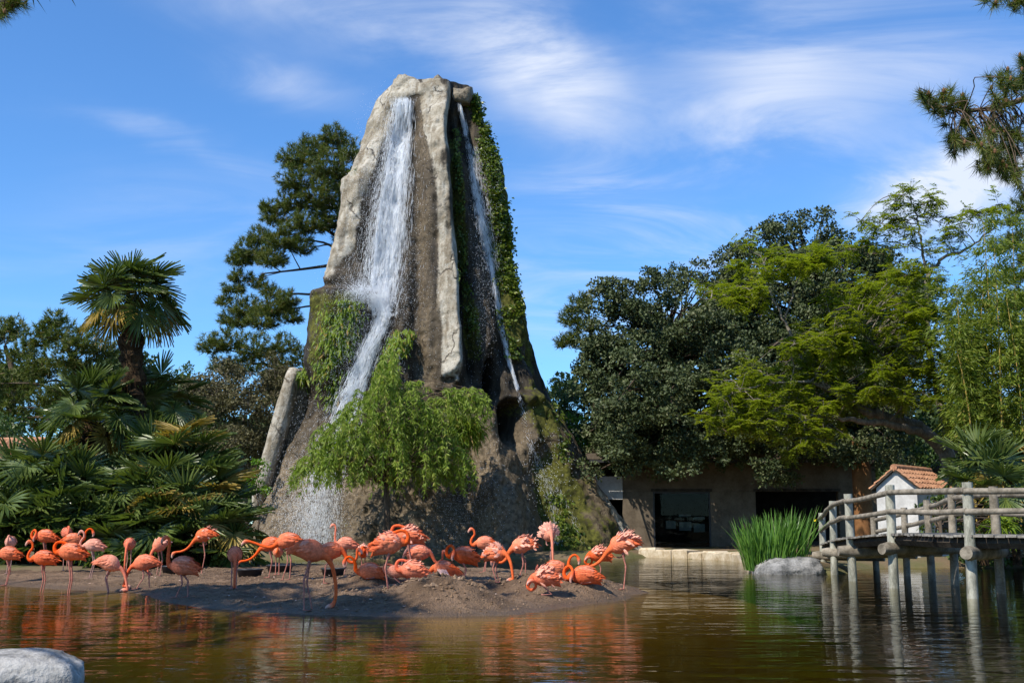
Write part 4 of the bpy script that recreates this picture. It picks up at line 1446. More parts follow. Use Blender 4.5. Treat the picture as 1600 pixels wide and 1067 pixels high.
loc_lobes = [(1410, 300, 37, 16), (1440, 320, 37, 18), (1395, 335, 37, 16), (1470, 340, 37, 20), (1430, 365, 37, 18), (1500, 355, 37, 18), (1540, 340, 37, 18), (1560, 320, 37, 16), (1480, 375, 37, 16), (1345, 345, 36.5, 14), (1360, 375, 36.5, 16), (1420, 345, 37, 16), (1455, 310, 37, 13), (1400, 315, 37, 14), (1480, 395, 37, 18), (1520, 330, 37, 16), (1375, 350, 36.5, 14), (1330, 390, 36.5, 14), (1440, 400, 37, 18), (1390, 390, 36.5, 16)]
for (x0, y0, x1, y1, cnt) in [(1130, 390, 1290, 470, 22), (1090, 455, 1180, 500, 5), (1290, 470, 1480, 560, 34), (1230, 520, 1330, 570, 14), (1120, 570, 1300, 640, 30), (1290, 560, 1490, 640, 34), (1085, 630, 1330, 668, 20), (1200, 670, 1300, 700, 5), (1330, 420, 1470, 480, 14)]:
    for q in range(int(cnt * 0.95)):
        loc_lobes.append((rl.uniform(x0, x1), rl.uniform(y0, y1), rl.uniform(33, 36), rl.uniform(11, 21)))


def locust():
    r = np.random.default_rng(82)
    foot = P(*loc_limbs[0][0][:3])
    root = empty('locust_tree', foot)
    tag(root, 'tree with gnarled low limbs and feathery yellow green leaves before the dark oaks', 'tree')
    ch, nodes = [], []
    for st in loc_limbs:
        pts, rad = np.array([P(*q[:3]) for q in st]), np.array([q[3] for q in st])
        m = 6 * len(st)
        path = catmull(pts, m) + r.normal(0, 0.025, (m, 3))
        rr_ = np.interp(np.linspace(0, len(st) - 1, m), np.arange(len(st)), rad) * (1 + 0.3 * fbm(path * 2.5, 2, 4))
        ch += [(c[0] - foot, *c[1:]) for c in tube_chunks(path, rr_, 8)]
        nodes.append(path)
    nodes = np.concatenate(nodes)
    lv = []
    for (px, py, Y, rad) in loc_lobes:
        c, Rm = P(px, py, Y), rad / ppm(Y)
        w = int(np.argmin(np.linalg.norm(nodes - c, axis=1)))
        ch += [(q[0] - foot, *q[1:]) for q in limb(nodes[w], c, 0.022, 0.008, r, 0.1, 7, 5)]
        for s_ in range(6):
            d = rdir(1, r)[0] * np.array([1, 1, 0.75])
            e = c + d * Rm * r.uniform(1.0, 2.6)
            ch += [(q[0] - foot, *q[1:]) for q in limb(c, e, 0.008, 0.003, r, 0.1, 4, 4)]
            # pinnate sprays along the twig
            m = 9
            for t in np.linspace(0.25, 1.0, m):
                b = c + (e - c) * t
                ax = rdir(1, r)[0] * np.array([1, 1, 0.4]) + d * 0.5 + np.array([0, 0, -0.25])
                ax /= np.linalg.norm(ax)
                k = 9
                tt = np.linspace(0.1, 1, k)
                L = r.uniform(0.22, 0.36)
                sd = np.cross(ax, [0, 0, 1.0])
                sd /= np.linalg.norm(sd) + 1e-9
                for sg in (-1, 1):
                    pp = b + ax * (tt * L)[:, None] + np.array([0, 0, -0.10]) * (tt ** 2 * L)[:, None]
                    gd = sd * sg + ax * 0.35 + rdir(k, r) * 0.25
                    V, Fq = leaf_quads(pp, gd, np.array([[0, 0, 1.0]]) + rdir(k, r) * 0.5, 0.095 * r.uniform(0.8, 1.2, k), 0.042)
                    lv.append((V - foot, Fq, 0, np.repeat(np.clip(r.normal(0.45, 0.2) + r.normal(0, 0.15, k), 0, 1), 4)))
    build('trunk', ch, M['bark_grey'], root, True)
    build('crown', lv, M['locust'], root)
    return root


locust()


# bamboo thicket at the bridge end
def bamboo():
    r = np.random.default_rng(85)
    foot = P(1560, 815, 33)
    root = empty('bamboo_clump', foot)
    tag(root, 'tall bamboo thicket with thin yellow culms beside the locust tree', 'bamboo')
    ch = []
    for q in range(30):
        x0 = r.uniform(1500, 1680)
        Y = r.uniform(31, 35)
        x1 = x0 + r.uniform(-50, 40)
        y1 = r.uniform(340, 520) if x0 > 1530 else r.uniform(430, 560)
        path = catmull([P(x0, 825, Y), P(x0 + (x1 - x0) * 0.2, 690, Y), P(x0 + (x1 - x0) * 0.5, (690 + y1) / 2, Y), P(x1, y1, Y)], 14)
        build('culm', [(c[0] - foot, *c[1:]) for c in tube_chunks(path, np.linspace(0.034, 0.008, 14), 6)], M['culm'], root, True)
        for t in range(5, 14):
            for s_ in range(8):
                d = rdir(1, r)[0] * np.array([1, 1, 0.35])
                e = path[t] + d * r.uniform(0.3, 0.95)
                k = 24
                p = path[t] + (e - path[t]) * r.uniform(0.3, 1.05, k)[:, None] + r.normal(0, 0.09, (k, 3))
                g = d + rdir(k, r) * 0.6 + np.array([0, 0, -0.45])
                V, Fq = leaf_quads(p, g, rdir(k, r) + np.array([0, 0, 1]), r.uniform(0.12, 0.24, k), 0.04)
                ch.append((V - foot, Fq, 0, np.repeat(np.clip(r.normal(0.45, 0.25, k), 0, 0.95), 4)))
    build('crown', ch, M['bamboo'], root)


bamboo()
tree('pine_tree', 'pine crown half hidden behind the bamboo thicket',
     [[(1640, 830, 42, 0.3), (1630, 600, 42, 0.24), (1610, 420, 42, 0.15), (1605, 330, 42, 0.05)]],
     [(1595, 325, 42, 20), (1580, 345, 42, 16), (1560, 385, 42, 20), (1590, 375, 42, 26), (1580, 430, 42, 28), (1615, 400, 42, 30), (1600, 470, 42, 30), (1560, 500, 42, 24), (1570, 560, 42, 30), (1610, 540, 42, 30)],
     'needle', 86, nn=22, nlen=0.26, nwid=0.026, tufts=50)
tree('leafy_bush', 'leafy green shrub growing under the far railing of the bridge',
     [[(1470, 835, 27, 0.05), (1470, 800, 27, 0.03)]],
     lobes_fill([(1425, 780), (1440, 762), (1490, 755), (1560, 765), (1640, 770), (1640, 850), (1480, 860), (1430, 845)], (14, 22), 34, 29, 1.5, 87), 'leaf', 87, None, 0.12, 0.6, 170, M['mid'], cat='bush')
tree('leafy_bush', 'low waterside shrubs in the shade behind the bridge posts',
     [[(1560, 880, 30.5, 0.05), (1560, 860, 30.5, 0.03)]],
     lobes_fill([(1480, 862), (1560, 855), (1660, 852), (1660, 890), (1480, 886)], (9, 14), 26, 30.5, 0.6, 88, 0.6), 'leaf', 88, None, 0.11, 0.6, 200, M['mid'], cat='bush')
tree('leafy_bush', 'dark green thicket behind the hut and the bamboo',
     [[(1450, 830, 46, 0.1), (1450, 740, 46, 0.06)]],
     lobes_fill([(1400, 660), (1480, 640), (1700, 600), (1700, 830), (1400, 830)], (24, 38), 44, 46, 2.0, 89), 'leaf', 89, None, 0.17, 0.55, 110, M['mid'], cat='bush')


# willow sapling at the foot of the tower
def willow():
    r = np.random.default_rng(91)
    Y = 36.6
    foot = P(604, 872, Y)
    root = empty('willow_tree', foot)
    tag(root, 'young weeping willow with trailing light green leaves in front of the tower', 'tree')
    ch = []
    trunk = catmull([P(604, 874, Y), P(605, 820, Y), P(604, 760, Y), P(608, 690, Y), P(606, 640, Y), P(604, 575, Y)], 26)
    ch += tube_chunks(trunk, np.linspace(0.14, 0.03, 26), 8)
    lv = []
    outline = np.array([(466, 745), (482, 705), (508, 670), (533, 642), (558, 612), (585, 590), (606, 572), (635, 590), (665, 600), (692, 625), (706, 660), (722, 705), (732, 745), (600, 752)], float)
    for q in range(660):
        if q < 30:
            x, y = r.uniform(596, 616), r.uniform(550, 590)
        elif q < 80:
            x, y = r.uniform(690, 745), r.uniform(605, 640)
        else:
            while True:
                x, y = r.uniform(470, 740), r.uniform(572, 735)
                if sdist(outline, np.array(x), np.array(y)) > 2:
                    break
        bulge = 1.9 * math.sqrt(max(0.02, 1 - ((x - 605) / 145) ** 2))
        yy = Y + r.uniform(-1, 1) * bulge
        a = P(x, y, yy)
        outw = np.array([(x - 605) / 140, (yy - Y) / 2.2, 0.0]) + r.normal(0, 0.25, 3) * np.array([1, 1, 0])
        L = r.uniform(0.5, 1.1) if q >= 80 else r.uniform(0.4, 0.9)
        zmax = P(x, 775 + r.uniform(-25, 3), yy)[2]
        L = min(L, max(0.3, (a[2] - zmax)))
        pts = [a + np.array([0, 0, -0.05]), a + outw * 0.18 + np.array([0, 0, 0.05]), a + outw * 0.36 + np.array([0, 0, -0.25 * L]), a + outw * 0.45 + np.array([0, 0, -L])]
        path = catmull(pts, 22)
        ch.append(tube_chunks(path[::3], np.linspace(0.009, 0.003, len(path[::3])), 4, cap=False)[0])
        if q % 3 == 0:
            ch += limb(trunk[int(np.clip(26 - (y - 560) / 10 * 1.2, 10, 25))], a, 0.022, 0.008, r, 0.12, 6, 4)
        k = 56
        idx = r.integers(2, 22, k)
        p = path[idx]
        g = rdir(k, r) * 0.75 + np.array([0, 0, -0.85]) + outw * 0.2
        V, Fq = leaf_quads(p, g, rdir(k, r) + np.array([0, -0.4, 0.6]), r.uniform(0.12, 0.24, k), r.uniform(0.026, 0.046, k))
        lv.append((V - foot, Fq, 0, np.repeat(np.clip(r.normal(0.4, 0.2) + r.normal(0, 0.18, k), 0, 0.99), 4)))
    build('trunk', [(c[0] - foot, *c[1:]) for c in ch], M['bark'], root, True)
    build('crown', lv, M['willow'], root)


willow()


# ------------------------------------------------------------------ palms
def frond_mesh(seed, nb=30, Rl=0.62, spread=155, pet=0.75, droop=0.35, mat=None, tilt=0.0):
    """fan leaf: petiole along +x, then a fan of folded blades"""
    r = np.random.default_rng(seed)
    ch = []
    path = catmull([(0, 0, 0), (pet * 0.5, 0, 0.05), (pet, 0, 0.0)], 7)
    ch.append((*tube(path, np.linspace(0.016, 0.009, 7), 4, cap=False)[:2], 1))
    hub = path[-1]
    for q in range(nb):
        a = R(-spread + 2 * spread * q / (nb - 1)) + r.normal(0, 0.02)
        L = Rl * (0.72 + 0.28 * math.cos(a * 0.55)) * r.uniform(0.9, 1.06)
        cu, su = math.cos(tilt), math.sin(tilt)

        def tl(v):
            return np.array([v[0] * cu + v[2] * su, v[1], -v[0] * su + v[2] * cu])
        dv = tl((math.cos(a), math.sin(a), 0.16 * abs(math.sin(a)) + r.normal(0, 0.05)))
        sd = tl((-math.sin(a), math.cos(a), 0))
        up_ = tl((0, 0, 0.012))
        da = 2 * R(spread) / (nb - 1)
        st = []
        for t, w in ((0.03, 0.02), (0.35, 0.36), (0.60, 0.52), (0.82, 0.26), (1.0, 0.02)):
            wid = min(w * L * da * 0.56, 0.029) if t > 0.03 else 0.003
            c = hub + dv * L * t + np.array([0, 0, -droop * L * t ** 2.4 * r.uniform(0.8, 1.2)])
            st.append((c - sd * wid + up_ * (t > 0.1), c - up_ * (t > 0.1), c + sd * wid + up_ * (t > 0.1)))
        V = np.array(st).reshape(-1, 3)
        F = []
        for s_ in range(len(st) - 1):
            b = s_ * 3
            F += [[b, b + 1, b + 4, b + 3], [b + 1, b + 2, b + 5, b + 4]]
        ch.append((V, np.array(F), 0, r.uniform(0.1, 0.9)))
    o = build('frond', ch, [mat or M['palm'], M['palm']])
    C.objects.unlink(o)
    return o


fr_green = [frond_mesh(200 + q, 36, 0.62, 160, 0.86, 0.03 + 0.09 * q, None, R(10 + 22 * q)) for q in range(4)]
fr_old = [frond_mesh(210, 30, 0.56, 150, 0.8, 0.5, M['palm_old'], R(45))]
fr_low = [frond_mesh(220 + q, 26, 0.60, 130, 0.6, 0.03 + 0.06 * q, None, R(5 + 20 * q)) for q in range(4)]


def put_frond(root, proto, at, az, el, sc, roll, idx):
    f = copy_to(proto, root)
    f.name = 'frond'
    f.location = at
    f.rotation_euler = Matrix.Rotation(az, 3, 'Z').to_4x4().to_3x3().__matmul__(Matrix.Rotation(-el, 3, 'Y')).__matmul__(Matrix.Rotation(roll, 3, 'X')).to_euler()
    f.scale = (sc, sc, sc)
    return f


def palm(label, foot_px, top_px, Y, r0, nfr, seed, sc=1.0, old=4, elmin=-0.5, skirt=True):
    r = np.random.default_rng(seed)
    a, b = P(*foot_px, Y), P(*top_px, Y)
    root = empty('fan_palm', a)
    tag(root, label, 'palm', 'fan palms')
    H = b - a
    m = 40
    path = np.array([H * t for t in np.linspace(0, 1, m)]) + np.stack([0.08 * np.sin(np.linspace(0, 4, m) + seed), np.zeros(m), np.zeros(m)], -1)
    rad = r0 * (1 + 0.12 * np.sin(np.arange(m) * 2.1)) * np.interp(np.linspace(0, 1, m), [0, 0.4, 0.9, 1], [0.9, 0.95, 1.15, 0.6])
    V, F, _ = tube(path, rad, 18, cap=False)
    V = V + (V - np.repeat(path, 18, 0)) * (fbm(V * 9, 3, seed)[:, None] * 1.1)
    ch = [(V, F)]
    # fibre and old leaf bases sticking out of the trunk
    k = int(200 * np.linalg.norm(H))
    t = r.uniform(0.05, 1, k)
    an = r.uniform(0, 2 * np.pi, k)
    pr = np.stack([np.cos(an), np.sin(an), np.zeros(k)], -1)
    p0 = np.array([np.interp(t, np.linspace(0, 1, m), path[:, q]) for q in range(3)]).T + pr * r0 * 0.85
    d = pr * 0.8 + np.array([0, 0, 0.4]) + rdir(k, r) * 0.5
    Vq, Fq = leaf_quads(p0, d, rdir(k, r), r.uniform(0.06, 0.2, k), 0.03)
    ch.append((Vq, Fq))
    build('trunk', ch, M['bark_palm'], root, False)
    top = path[-1]
    for q in range(nfr):
        u_ = (q + 0.5) / nfr
        el = math.pi / 2 * (1 - u_ ** 0.75 * 1.0) * 0.95 + elmin * u_ + r.normal(0, 0.1)
        az = q * 2.399963 + r.normal(0, 0.2)
        pro = fr_old[0] if (q >= nfr - old) else fr_green[int(r.integers(0, 4))]
        put_frond(root, pro, top + np.array([0, 0, -0.30 * u_]) + r.normal(0, 0.03, 3), az, el, sc * r.uniform(0.85, 1.12), r.normal(0, 0.3), q)
    return root


def low_palm(label, c_px, Y, spots, seed, sc=1.0, per=15):
    r = np.random.default_rng(seed)
    base_ = P(*c_px, Y)
    base_[2] = 0.15
    root = empty('dwarf_palm', base_)
    tag(root, label, 'palm', 'low palm clumps')
    stems = []
    for (px, py, dy) in spots:
        b = P(px, py, Y + dy)
        g = np.array([b[0], b[1], 0.1])
        stems += [(c[0] - base_, *c[1:]) for c in tube_chunks(catmull([g, (g + b) / 2 + r.normal(0, 0.04, 3), b], 10), np.linspace(0.11, 0.08, 10), 8)]
        for q in range(per):
            u_ = (q + 0.5) / per
            el = math.pi / 2 * (1 - u_) * 0.95 - 0.25 * u_ + r.normal(0, 0.12)
            az = q * 2.399963 + r.uniform(0, 0.5)
            pro = fr_low[int(r.integers(0, 4))] if r.random() > 0.06 else fr_old[0]
            put_frond(root, pro, b - base_ + r.normal(0, 0.03, 3), az, el, sc * r.uniform(0.85, 1.15), r.normal(0, 0.3), q)
    build('trunk', stems, M['bark_palm'], root, True)
    return root


palm('tall fan palm with a shaggy trunk standing clear against the sky', (205, 880), (203, 478), 28.8, 0.25, 38, 301, 1.12, 6, -0.12)
palm('shorter fan palm with yellowing lower leaves in front of the tall palm', (152, 880), (150, 660), 28.0, 0.26, 34, 302, 1.02, 7, -0.25)
palm('fan palm half hidden behind the trunk of the tall palm', (262, 880), (250, 640), 30.0, 0.22, 28, 303, 1.0, 4, -0.2)
low_palm('broad clump of low palms behind the pale pink flamingos', (60, 880), 27.0, [(20, 770, 0.5), (70, 760, 0), (120, 775, 0.3), (40, 815, -0.6), (100, 825, -0.6), (-30, 790, 0.3), (5, 835, -0.5), (140, 830, 0.2), (60, 850, -0.8), (110, 858, -0.8), (20, 858, -0.9), (160, 855, -0.5), (-20, 850, -0.6)], 311, 1.2, 14)
low_palm('dense clump of low palms between the palm trunks and the rock tower', (280, 880), 27.0, [(230, 745, 0.6), (290, 730, 0.4), (200, 800, -0.2), (260, 790, -0.3), (312, 785, 0.2), (290, 830, -0.6), (332, 822, 0), (230, 840, -0.7), (270, 745, 1.0), (270, 858, -0.9), (312, 858, -0.8), (200, 855, -0.8), (338, 852, -0.3), (318, 805, 0.6)], 312, 1.2, 14)
low_palm('small palm clump under the bamboo beyond the bridge', (1560, 830), 29.0, [(1530, 745, 0), (1580, 740, 0.5), (1555, 770, -0.6)], 313, 1.1, 16)
tuft('grass_tuft', 'yellowing palm seedling under the mid rail of the bridge', 'plant', P(1565, 822, 24.5), 0.35, 0.2, 140, M['tuft'], 314, (0.25, 0.5), 0.2, 0.05)
tree('ground_cover', 'broad leaved ground cover at the foot of the palm trunks',
     [[(190, 888, 25.3, 0.02), (190, 882, 25.3, 0.01)]],
     [(165, 868, 25.4, 14), (185, 870, 25.2, 16), (205, 866, 25.2, 14), (225, 872, 25.2, 12), (145, 870, 25.4, 12), (250, 876, 25.3, 10), (340, 876, 25.6, 10), (215, 858, 25.5, 12), (190, 856, 25.5, 12)], 'leaf', 315, None, 0.12, 0.8, 70, M['mid'], cat='plant', limbs=False)


# ------------------------------------------------------------------ the near pines outside the frame
def near_pine(label, foot, top, rad, branches, seed, nn=70, nlen=0.19, nwid=0.009, wide=None):
    """branches: list of (path of world points, tuft list of world points)"""
    r = np.random.default_rng(seed)
    foot = np.asarray(foot, float)
    root = empty('pine_tree', foot)
    tag(root, label, 'tree', 'overhanging pines')
    tr = catmull([foot, foot * 0.7 + np.asarray(top) * 0.3 + [0.15, 0.1, 0], np.asarray(top)], 20)
    ch = tube_chunks(tr - foot, np.linspace(rad, rad * 0.35, 20), 12)
    cs, ds, cones = [], [], []
    for path, r0, tufts in branches:
        pth = catmull(path, 16)
        ch += tube_chunks(pth - foot, np.linspace(r0, 0.012, 16), 7)
        for t in tufts:
            t = np.asarray(t, float)
            w = pth[int(np.argmin(np.linalg.norm(pth - t, axis=1) + np.linalg.norm(pth - pth[0], axis=1) * -0.15))]
            for cc in limb(w, t, 0.008, 0.005, r, 0.16, 7, 5):
                ch.append((cc[0] - foot, *cc[1:]))
            cs.append(t)
            ds.append(t - w + np.array([0, 0, 0.15]))
            if r.random() < 0.5:
                cones.append(t + np.array([0, 0, 0.03]))
    V, F, tn = needle_tufts(np.array(cs), np.array(ds), nn, nlen, nwid, r, 1.0)
    if wide is not None:
        k = len(wide)
        V2, F2, tn2 = needle_tufts(np.asarray(wide), rdir(k, r) + [0, 0, 0.5], 44, 0.34, 0.05, r, 1.0)
        build('crown', [(V - foot, F, 0, tn), (V2 - foot, F2, 0, tn2)], M['pine'], root)
    else:
        build('crown', [(V - foot, F, 0, tn)], M['pine'], root)
    build('trunk', ch, M['bark'], root, True)
    if cones:
        cc = []
        for c in cones:
            V, F, T = tube(np.array([c - foot + [0, 0, z] for z in (-0.03, -0.015, 0.01, 0.03, 0.045)]), [0.006, 0.02, 0.022, 0.014, 0.003], 7)
            cc += [(V, F), (V, T)]
        build('cone', cc, M['cone'], root)
    return root


tf = []
rt = np.random.default_rng(401)
for (x, y, cnt, sp) in [(1448, 150, 4, 9), (1480, 152, 4, 10), (1510, 165, 3, 10), (1500, 205, 4, 12), (1525, 225, 6, 16), (1495, 225, 3, 10), (1555, 215, 6, 16), (1580, 205, 4, 14), (1560, 250, 6, 16), (1590, 250, 6, 16),
                        (1540, 262, 3, 10), (1585, 275, 5, 12), (1610, 235, 5, 16), (1615, 280, 5, 14), (1560, 150, 4, 12), (1580, 120, 5, 14), (1600, 105, 4, 14), (1560, 120, 2, 10), (1605, 140, 3, 12), (1470, 170, 3, 10)]:
    for q in range(int(cnt * 1.7)):
        tf.append(P(x + rt.normal(0, sp), y + rt.normal(0, sp * 0.8), 14 + rt.normal(0, 0.35)))
tf2 = [P(x + rt.normal(0, 6), y + rt.normal(0, 4), 14 + rt.normal(0, 0.3)) for x, y in [(1540, -4), (1560, 2), (1580, 4), (1600, 6), (1590, -8), (1570, -12), (1610, -4), (1620, 8)] for _ in range(2)]
near_pine('pine overhanging the frame corner above the locust tree with long needles and cones', (9.0, 15.5, 0.2), (8.6, 15.2, 12), 0.26,
          [([np.array([8.75, 15.3, 5.4]), P(1680, 130, 14.3), P(1600, 155, 14), P(1550, 170, 14), P(1490, 172, 14), P(1450, 160, 14)], 0.06, tf),
           ([np.array([8.7, 15.25, 7.2]), P(1680, -20, 14.2), P(1600, -10, 14), P(1540, -8, 14)], 0.04, tf2)], 402, 90, 0.19, 0.0095)

# left pine: its crown, out of the picture, throws the shade that crosses the mud bank
rs_ = np.random.default_rng(411)


def shade_point(px, py, z, h):
    g = G(px, py, z)
    t = (h - z) / sv.z
    return g + np.array([sv.x, sv.y, sv.z]) * t


sh = []
shade_spots = [(215, 935), (250, 930), (290, 935), (330, 935), (370, 938), (410, 940), (450, 942), (490, 945), (530, 948), (300, 950), (360, 950), (430, 952), (500, 955), (560, 955), (600, 945), (545, 930), (570, 925),
               (610, 925), (475, 925), (400, 930), (340, 925), (270, 925), (590, 958), (640, 912), (735, 915), (765, 918), (775, 930), (745, 925), (725, 900), (240, 945)]
twig = [P(x + rs_.normal(0, 7), y + rs_.normal(0, 5), 12.0 + rs_.normal(0, 0.2)) for x, y in [(2, 4), (14, 10), (26, 4), (8, 20), (-10, 12), (34, 0), (-4, 26), (18, 0)] for _ in range(3)]
for (x, y) in shade_spots:
    for zz in (0.08, 0.75):
        for _ in range(11):
            q = shade_point(x + rs_.normal(0, 9), y + rs_.normal(0, 4), zz, rs_.uniform(7.5, 10.5))
            sh.append(q)
for (x, y, n_) in [(168, 926, 26), (224, 920, 26), (284, 932, 34), (366, 920, 26), (481, 950, 34), (656, 907, 12), (725, 910, 18), (270, 925, 20)]:
    g_ = G(x, y, 0.1)
    for _ in range(n_ * 2):
        for hz in (0.5, 0.72, 0.9):
            h_ = rs_.uniform(7.5, 10.5)
            q = np.array([g_[0] + rs_.normal(0, 0.22), g_[1] + rs_.normal(0, 0.22), hz])
            sh.append(q + np.array([sv.x, sv.y, sv.z]) * ((h_ - hz) / sv.z))
sh = np.array(sh)
a_, b_ = proj(sh)
ok = ~((a_ > -25) & (a_ < 1625) & (b_ > -25) & (sh[:, 1] > 0.3))
sh = sh[ok]
cen = sh.mean(0)
br = [([np.array([-13.2, 8.0, 4.0 + 0.0]), np.array([-10.5, 10.6, 5.6]), P(-160, -20, 12.2), P(0, 8, 12.0)], 0.05, twig)]
for q in range(14):
    e = sh[int(rs_.integers(0, len(sh)))]
    br.append(([np.array([-13.15, 8.0, min(9.5, e[2] - 0.9)]), (np.array([-13.15, 8.0, e[2] - 0.6]) + e) / 2 + [0, 0, 0.2], e], 0.07, [e]))
near_pine('overhanging pine whose needles just show in the sky corner above the palms', (-13.3, 8, 0.2), (-13.0, 8, 11.5), 0.3, br, 412, 60, 0.17, 0.008, wide=sh)


# ------------------------------------------------------------------ pavilion under the oaks, hut and far roof
def part_box(name, c, s, mat, parent, rz=0.0, bev=0.0):
    V, F = box(c, s, rz, 0, bev)
    return build(name, [(V, F)], mat, parent)


PYF = 43.5
pav = empty('pavilion', (P(1150, 860, PYF)[0], PYF, 0.2))
tag(pav, 'low tan building with a big dark window in the shade under the oaks', 'building')
k1 = PYF / FPX


def lx(px):
    return P(px, 820, PYF)[0] - pav.location.x


def lz(py):
    return P(800, py, PYF)[2] - 0.2


def wall_seg(x0, x1, y0, y1, mat='render', th=0.3, name='wall', dy=0.0):
    return part_box(name, ((lx(x0) + lx(x1)) / 2, th / 2 + dy, (lz(y0) + lz(y1)) / 2), (abs(lx(x1) - lx(x0)), th, abs(lz(y1) - lz(y0))), M[mat], pav)


wall_seg(974, 1021, 768, 872)
wall_seg(1111, 1182, 768, 872)
wall_seg(1312, 1372, 768, 872)
wall_seg(974, 1372, 722, 767.6)
wall_seg(925, 973.6, 744, 780, 'white_render')
wall_seg(915, 949, 780.4, 872)
wall_seg(1182.4, 1311.6, 862, 872)
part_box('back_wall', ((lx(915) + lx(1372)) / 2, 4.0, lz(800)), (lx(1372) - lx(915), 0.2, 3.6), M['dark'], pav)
part_box('roof', ((lx(915) + lx(1400)) / 2, 1.9, lz(720) + 0.14), (lx(1400) - lx(915), 5.2, 0.22), M['render'], pav)
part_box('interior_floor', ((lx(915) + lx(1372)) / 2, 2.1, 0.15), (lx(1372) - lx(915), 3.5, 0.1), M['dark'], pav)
win = empty('window', ((lx(1021) + lx(1111)) / 2, 0.06, (lz(768) + lz(862)) / 2))
win.parent = pav
ww, wh = lx(1111) - lx(1021), lz(768) - lz(862)
fr = []
for (cx_, cz_, sx_, sz_) in [(-ww / 2 + 0.03, 0, 0.06, wh), (ww / 2 - 0.03, 0, 0.06, wh), (0, wh / 2 - 0.03, ww - 0.13, 0.06), (0, -wh / 2 + 0.03, ww - 0.13, 0.06)]:
    fr.append((*box((cx_, 0, cz_), (sx_, 0.08, sz_)),))
build('frame', fr, M['frame'], win)
build('glass', [(*box((0, 0.0, 0), (ww - 0.13, 0.012, wh - 0.13)),)], M['glass'], win)
part_box('lintel', ((lx(1018) + lx(1114)) / 2, -0.02, lz(765.5)), (lx(1114) - lx(1018), 0.06, 0.10), M['beam'], pav)
part_box('lintel', ((lx(1179) + lx(1315)) / 2, -0.02, lz(765.5)), (lx(1315) - lx(1179), 0.06, 0.10), M['beam'], pav)
part_box('gutter', ((lx(920) + lx(1398)) / 2, -0.75, lz(722)), (lx(1398) - lx(920), 0.11, 0.10), M['frame'], pav)
for (x0, x1, y0, y1) in [(1046, 1062, 813, 826), (1068, 1087, 815, 829), (1091, 1109, 818, 831), (1068, 1087, 803, 806), (1091, 1109, 807, 811)]:
    part_box('board', ((lx(x0) + lx(x1)) / 2, 1.1, (lz(y0) + lz(y1)) / 2), (lx(x1) - lx(x0), 0.05, lz(y0) - lz(y1)), M['panel'], pav)
# terracotta pillar
pil = empty('pillar', (P(1352, 860, 41.5)[0], 41.5, 0.2))
tag(pil, 'thick ochre pillar at the pavilion corner beside the white hut', 'pillar')
hp = P(1352, 690, 41.5)[2] - 0.2
zz = np.linspace(0, hp, 20)
V, F, T = tube(np.stack([0 * zz, 0 * zz, zz], -1), 0.33 + 0.03 * fbm(np.stack([zz, zz, zz], -1) * 1.5, 2, 5), 14)
build('shaft', [(V, F)], M['ochre_render'], pil, True)


def hut(name, label, c, yaw, w, d, eave, ridge_h, mats, group=None, over=0.18):
    """gabled hut: gable ends along local x, ridge along local y"""
    root = empty(name, c, yaw)
    tag(root, label, 'hut' if name == 'hut' else 'house', group)
    x, y = w / 2, d / 2
    V = np.array([[-x, -y, 0], [x, -y, 0], [x, y, 0], [-x, y, 0], [-x, -y, eave], [x, -y, eave], [x, y, eave], [-x, y, eave], [0, -y, ridge_h], [0, y, ridge_h]])
    build('wall', [(V, np.array([[1, 2, 6, 5], [3, 0, 4, 7], [0, 1, 5, 4], [2, 3, 7, 6]])), (V, np.array([[4, 5, 8], [6, 7, 9]]))], M[mats[0]], root)
    sl = math.hypot(x, ridge_h - eave)
    ext = 1 + over / sl
    roof, tiles = [], []
    for sg in (-1, 1):
        def pt(u, v, h):   # u 0..ext ridge to eave, v along the ridge, h above the roof plane
            nx_, nz_ = (ridge_h - eave) / sl, x / sl
            return [sg * (x * u + nx_ * h), v, ridge_h - (ridge_h - eave) * u + nz_ * h]
        Vr = np.array([pt(0, -y - over, 0.01), pt(ext, -y - over, 0.01), pt(ext, y + over, 0.01), pt(0, y + over, 0.01),
                       pt(0, -y - over, 0.05), pt(ext, -y - over, 0.05), pt(ext, y + over, 0.05), pt(0, y + over, 0.05)])
        roof.append((Vr, np.array([[0, 1, 2, 3], [4, 7, 6, 5], [0, 4, 5, 1], [1, 5, 6, 2], [2, 6, 7, 3], [3, 7, 4, 0]])))
        nrow, ncol = max(4, int(sl * ext / 0.27)), max(5, int((d + 2 * over) / 0.20))
        for i_ in range(nrow):
            for j_ in range(ncol):
                u0, u1 = ext * i_ / nrow, ext * (i_ + 1.12) / nrow
                v0 = -y - over + (d + 2 * over) * j_ / ncol
                v1 = v0 + (d + 2 * over) / ncol * 0.94
                vm = (v0 + v1) / 2
                lift = rng.normal(0, 0.006)
                a0 = [pt(u0, v0, 0.055), pt(u0, (v0 + vm) / 2, 0.095), pt(u0, vm, 0.11), pt(u0, (v1 + vm) / 2, 0.095), pt(u0, v1, 0.055)]
                a1 = [pt(u1, v0, 0.075 + lift), pt(u1, (v0 + vm) / 2, 0.125 + lift), pt(u1, vm, 0.14 + lift), pt(u1, (v1 + vm) / 2, 0.125 + lift), pt(u1, v1, 0.075 + lift)]
                tiles.append((np.array(a0 + a1), np.array([[0, 1, 6, 5], [1, 2, 7, 6], [2, 3, 8, 7], [3, 4, 9, 8]])))
    ro = build('roof', roof, M['beam'], root)
    tl = build('roof_tile', tiles, M[mats[1]], ro)
    tag(tl, kind='stuff')
    V, F, T = tube(np.array([[0, -y - over, ridge_h + 0.08], [0, y + over, ridge_h + 0.08]]), 0.1, 8)
    build('ridge_cap', [(V, F), (V, T)], M[mats[1]], ro, True)
    return root


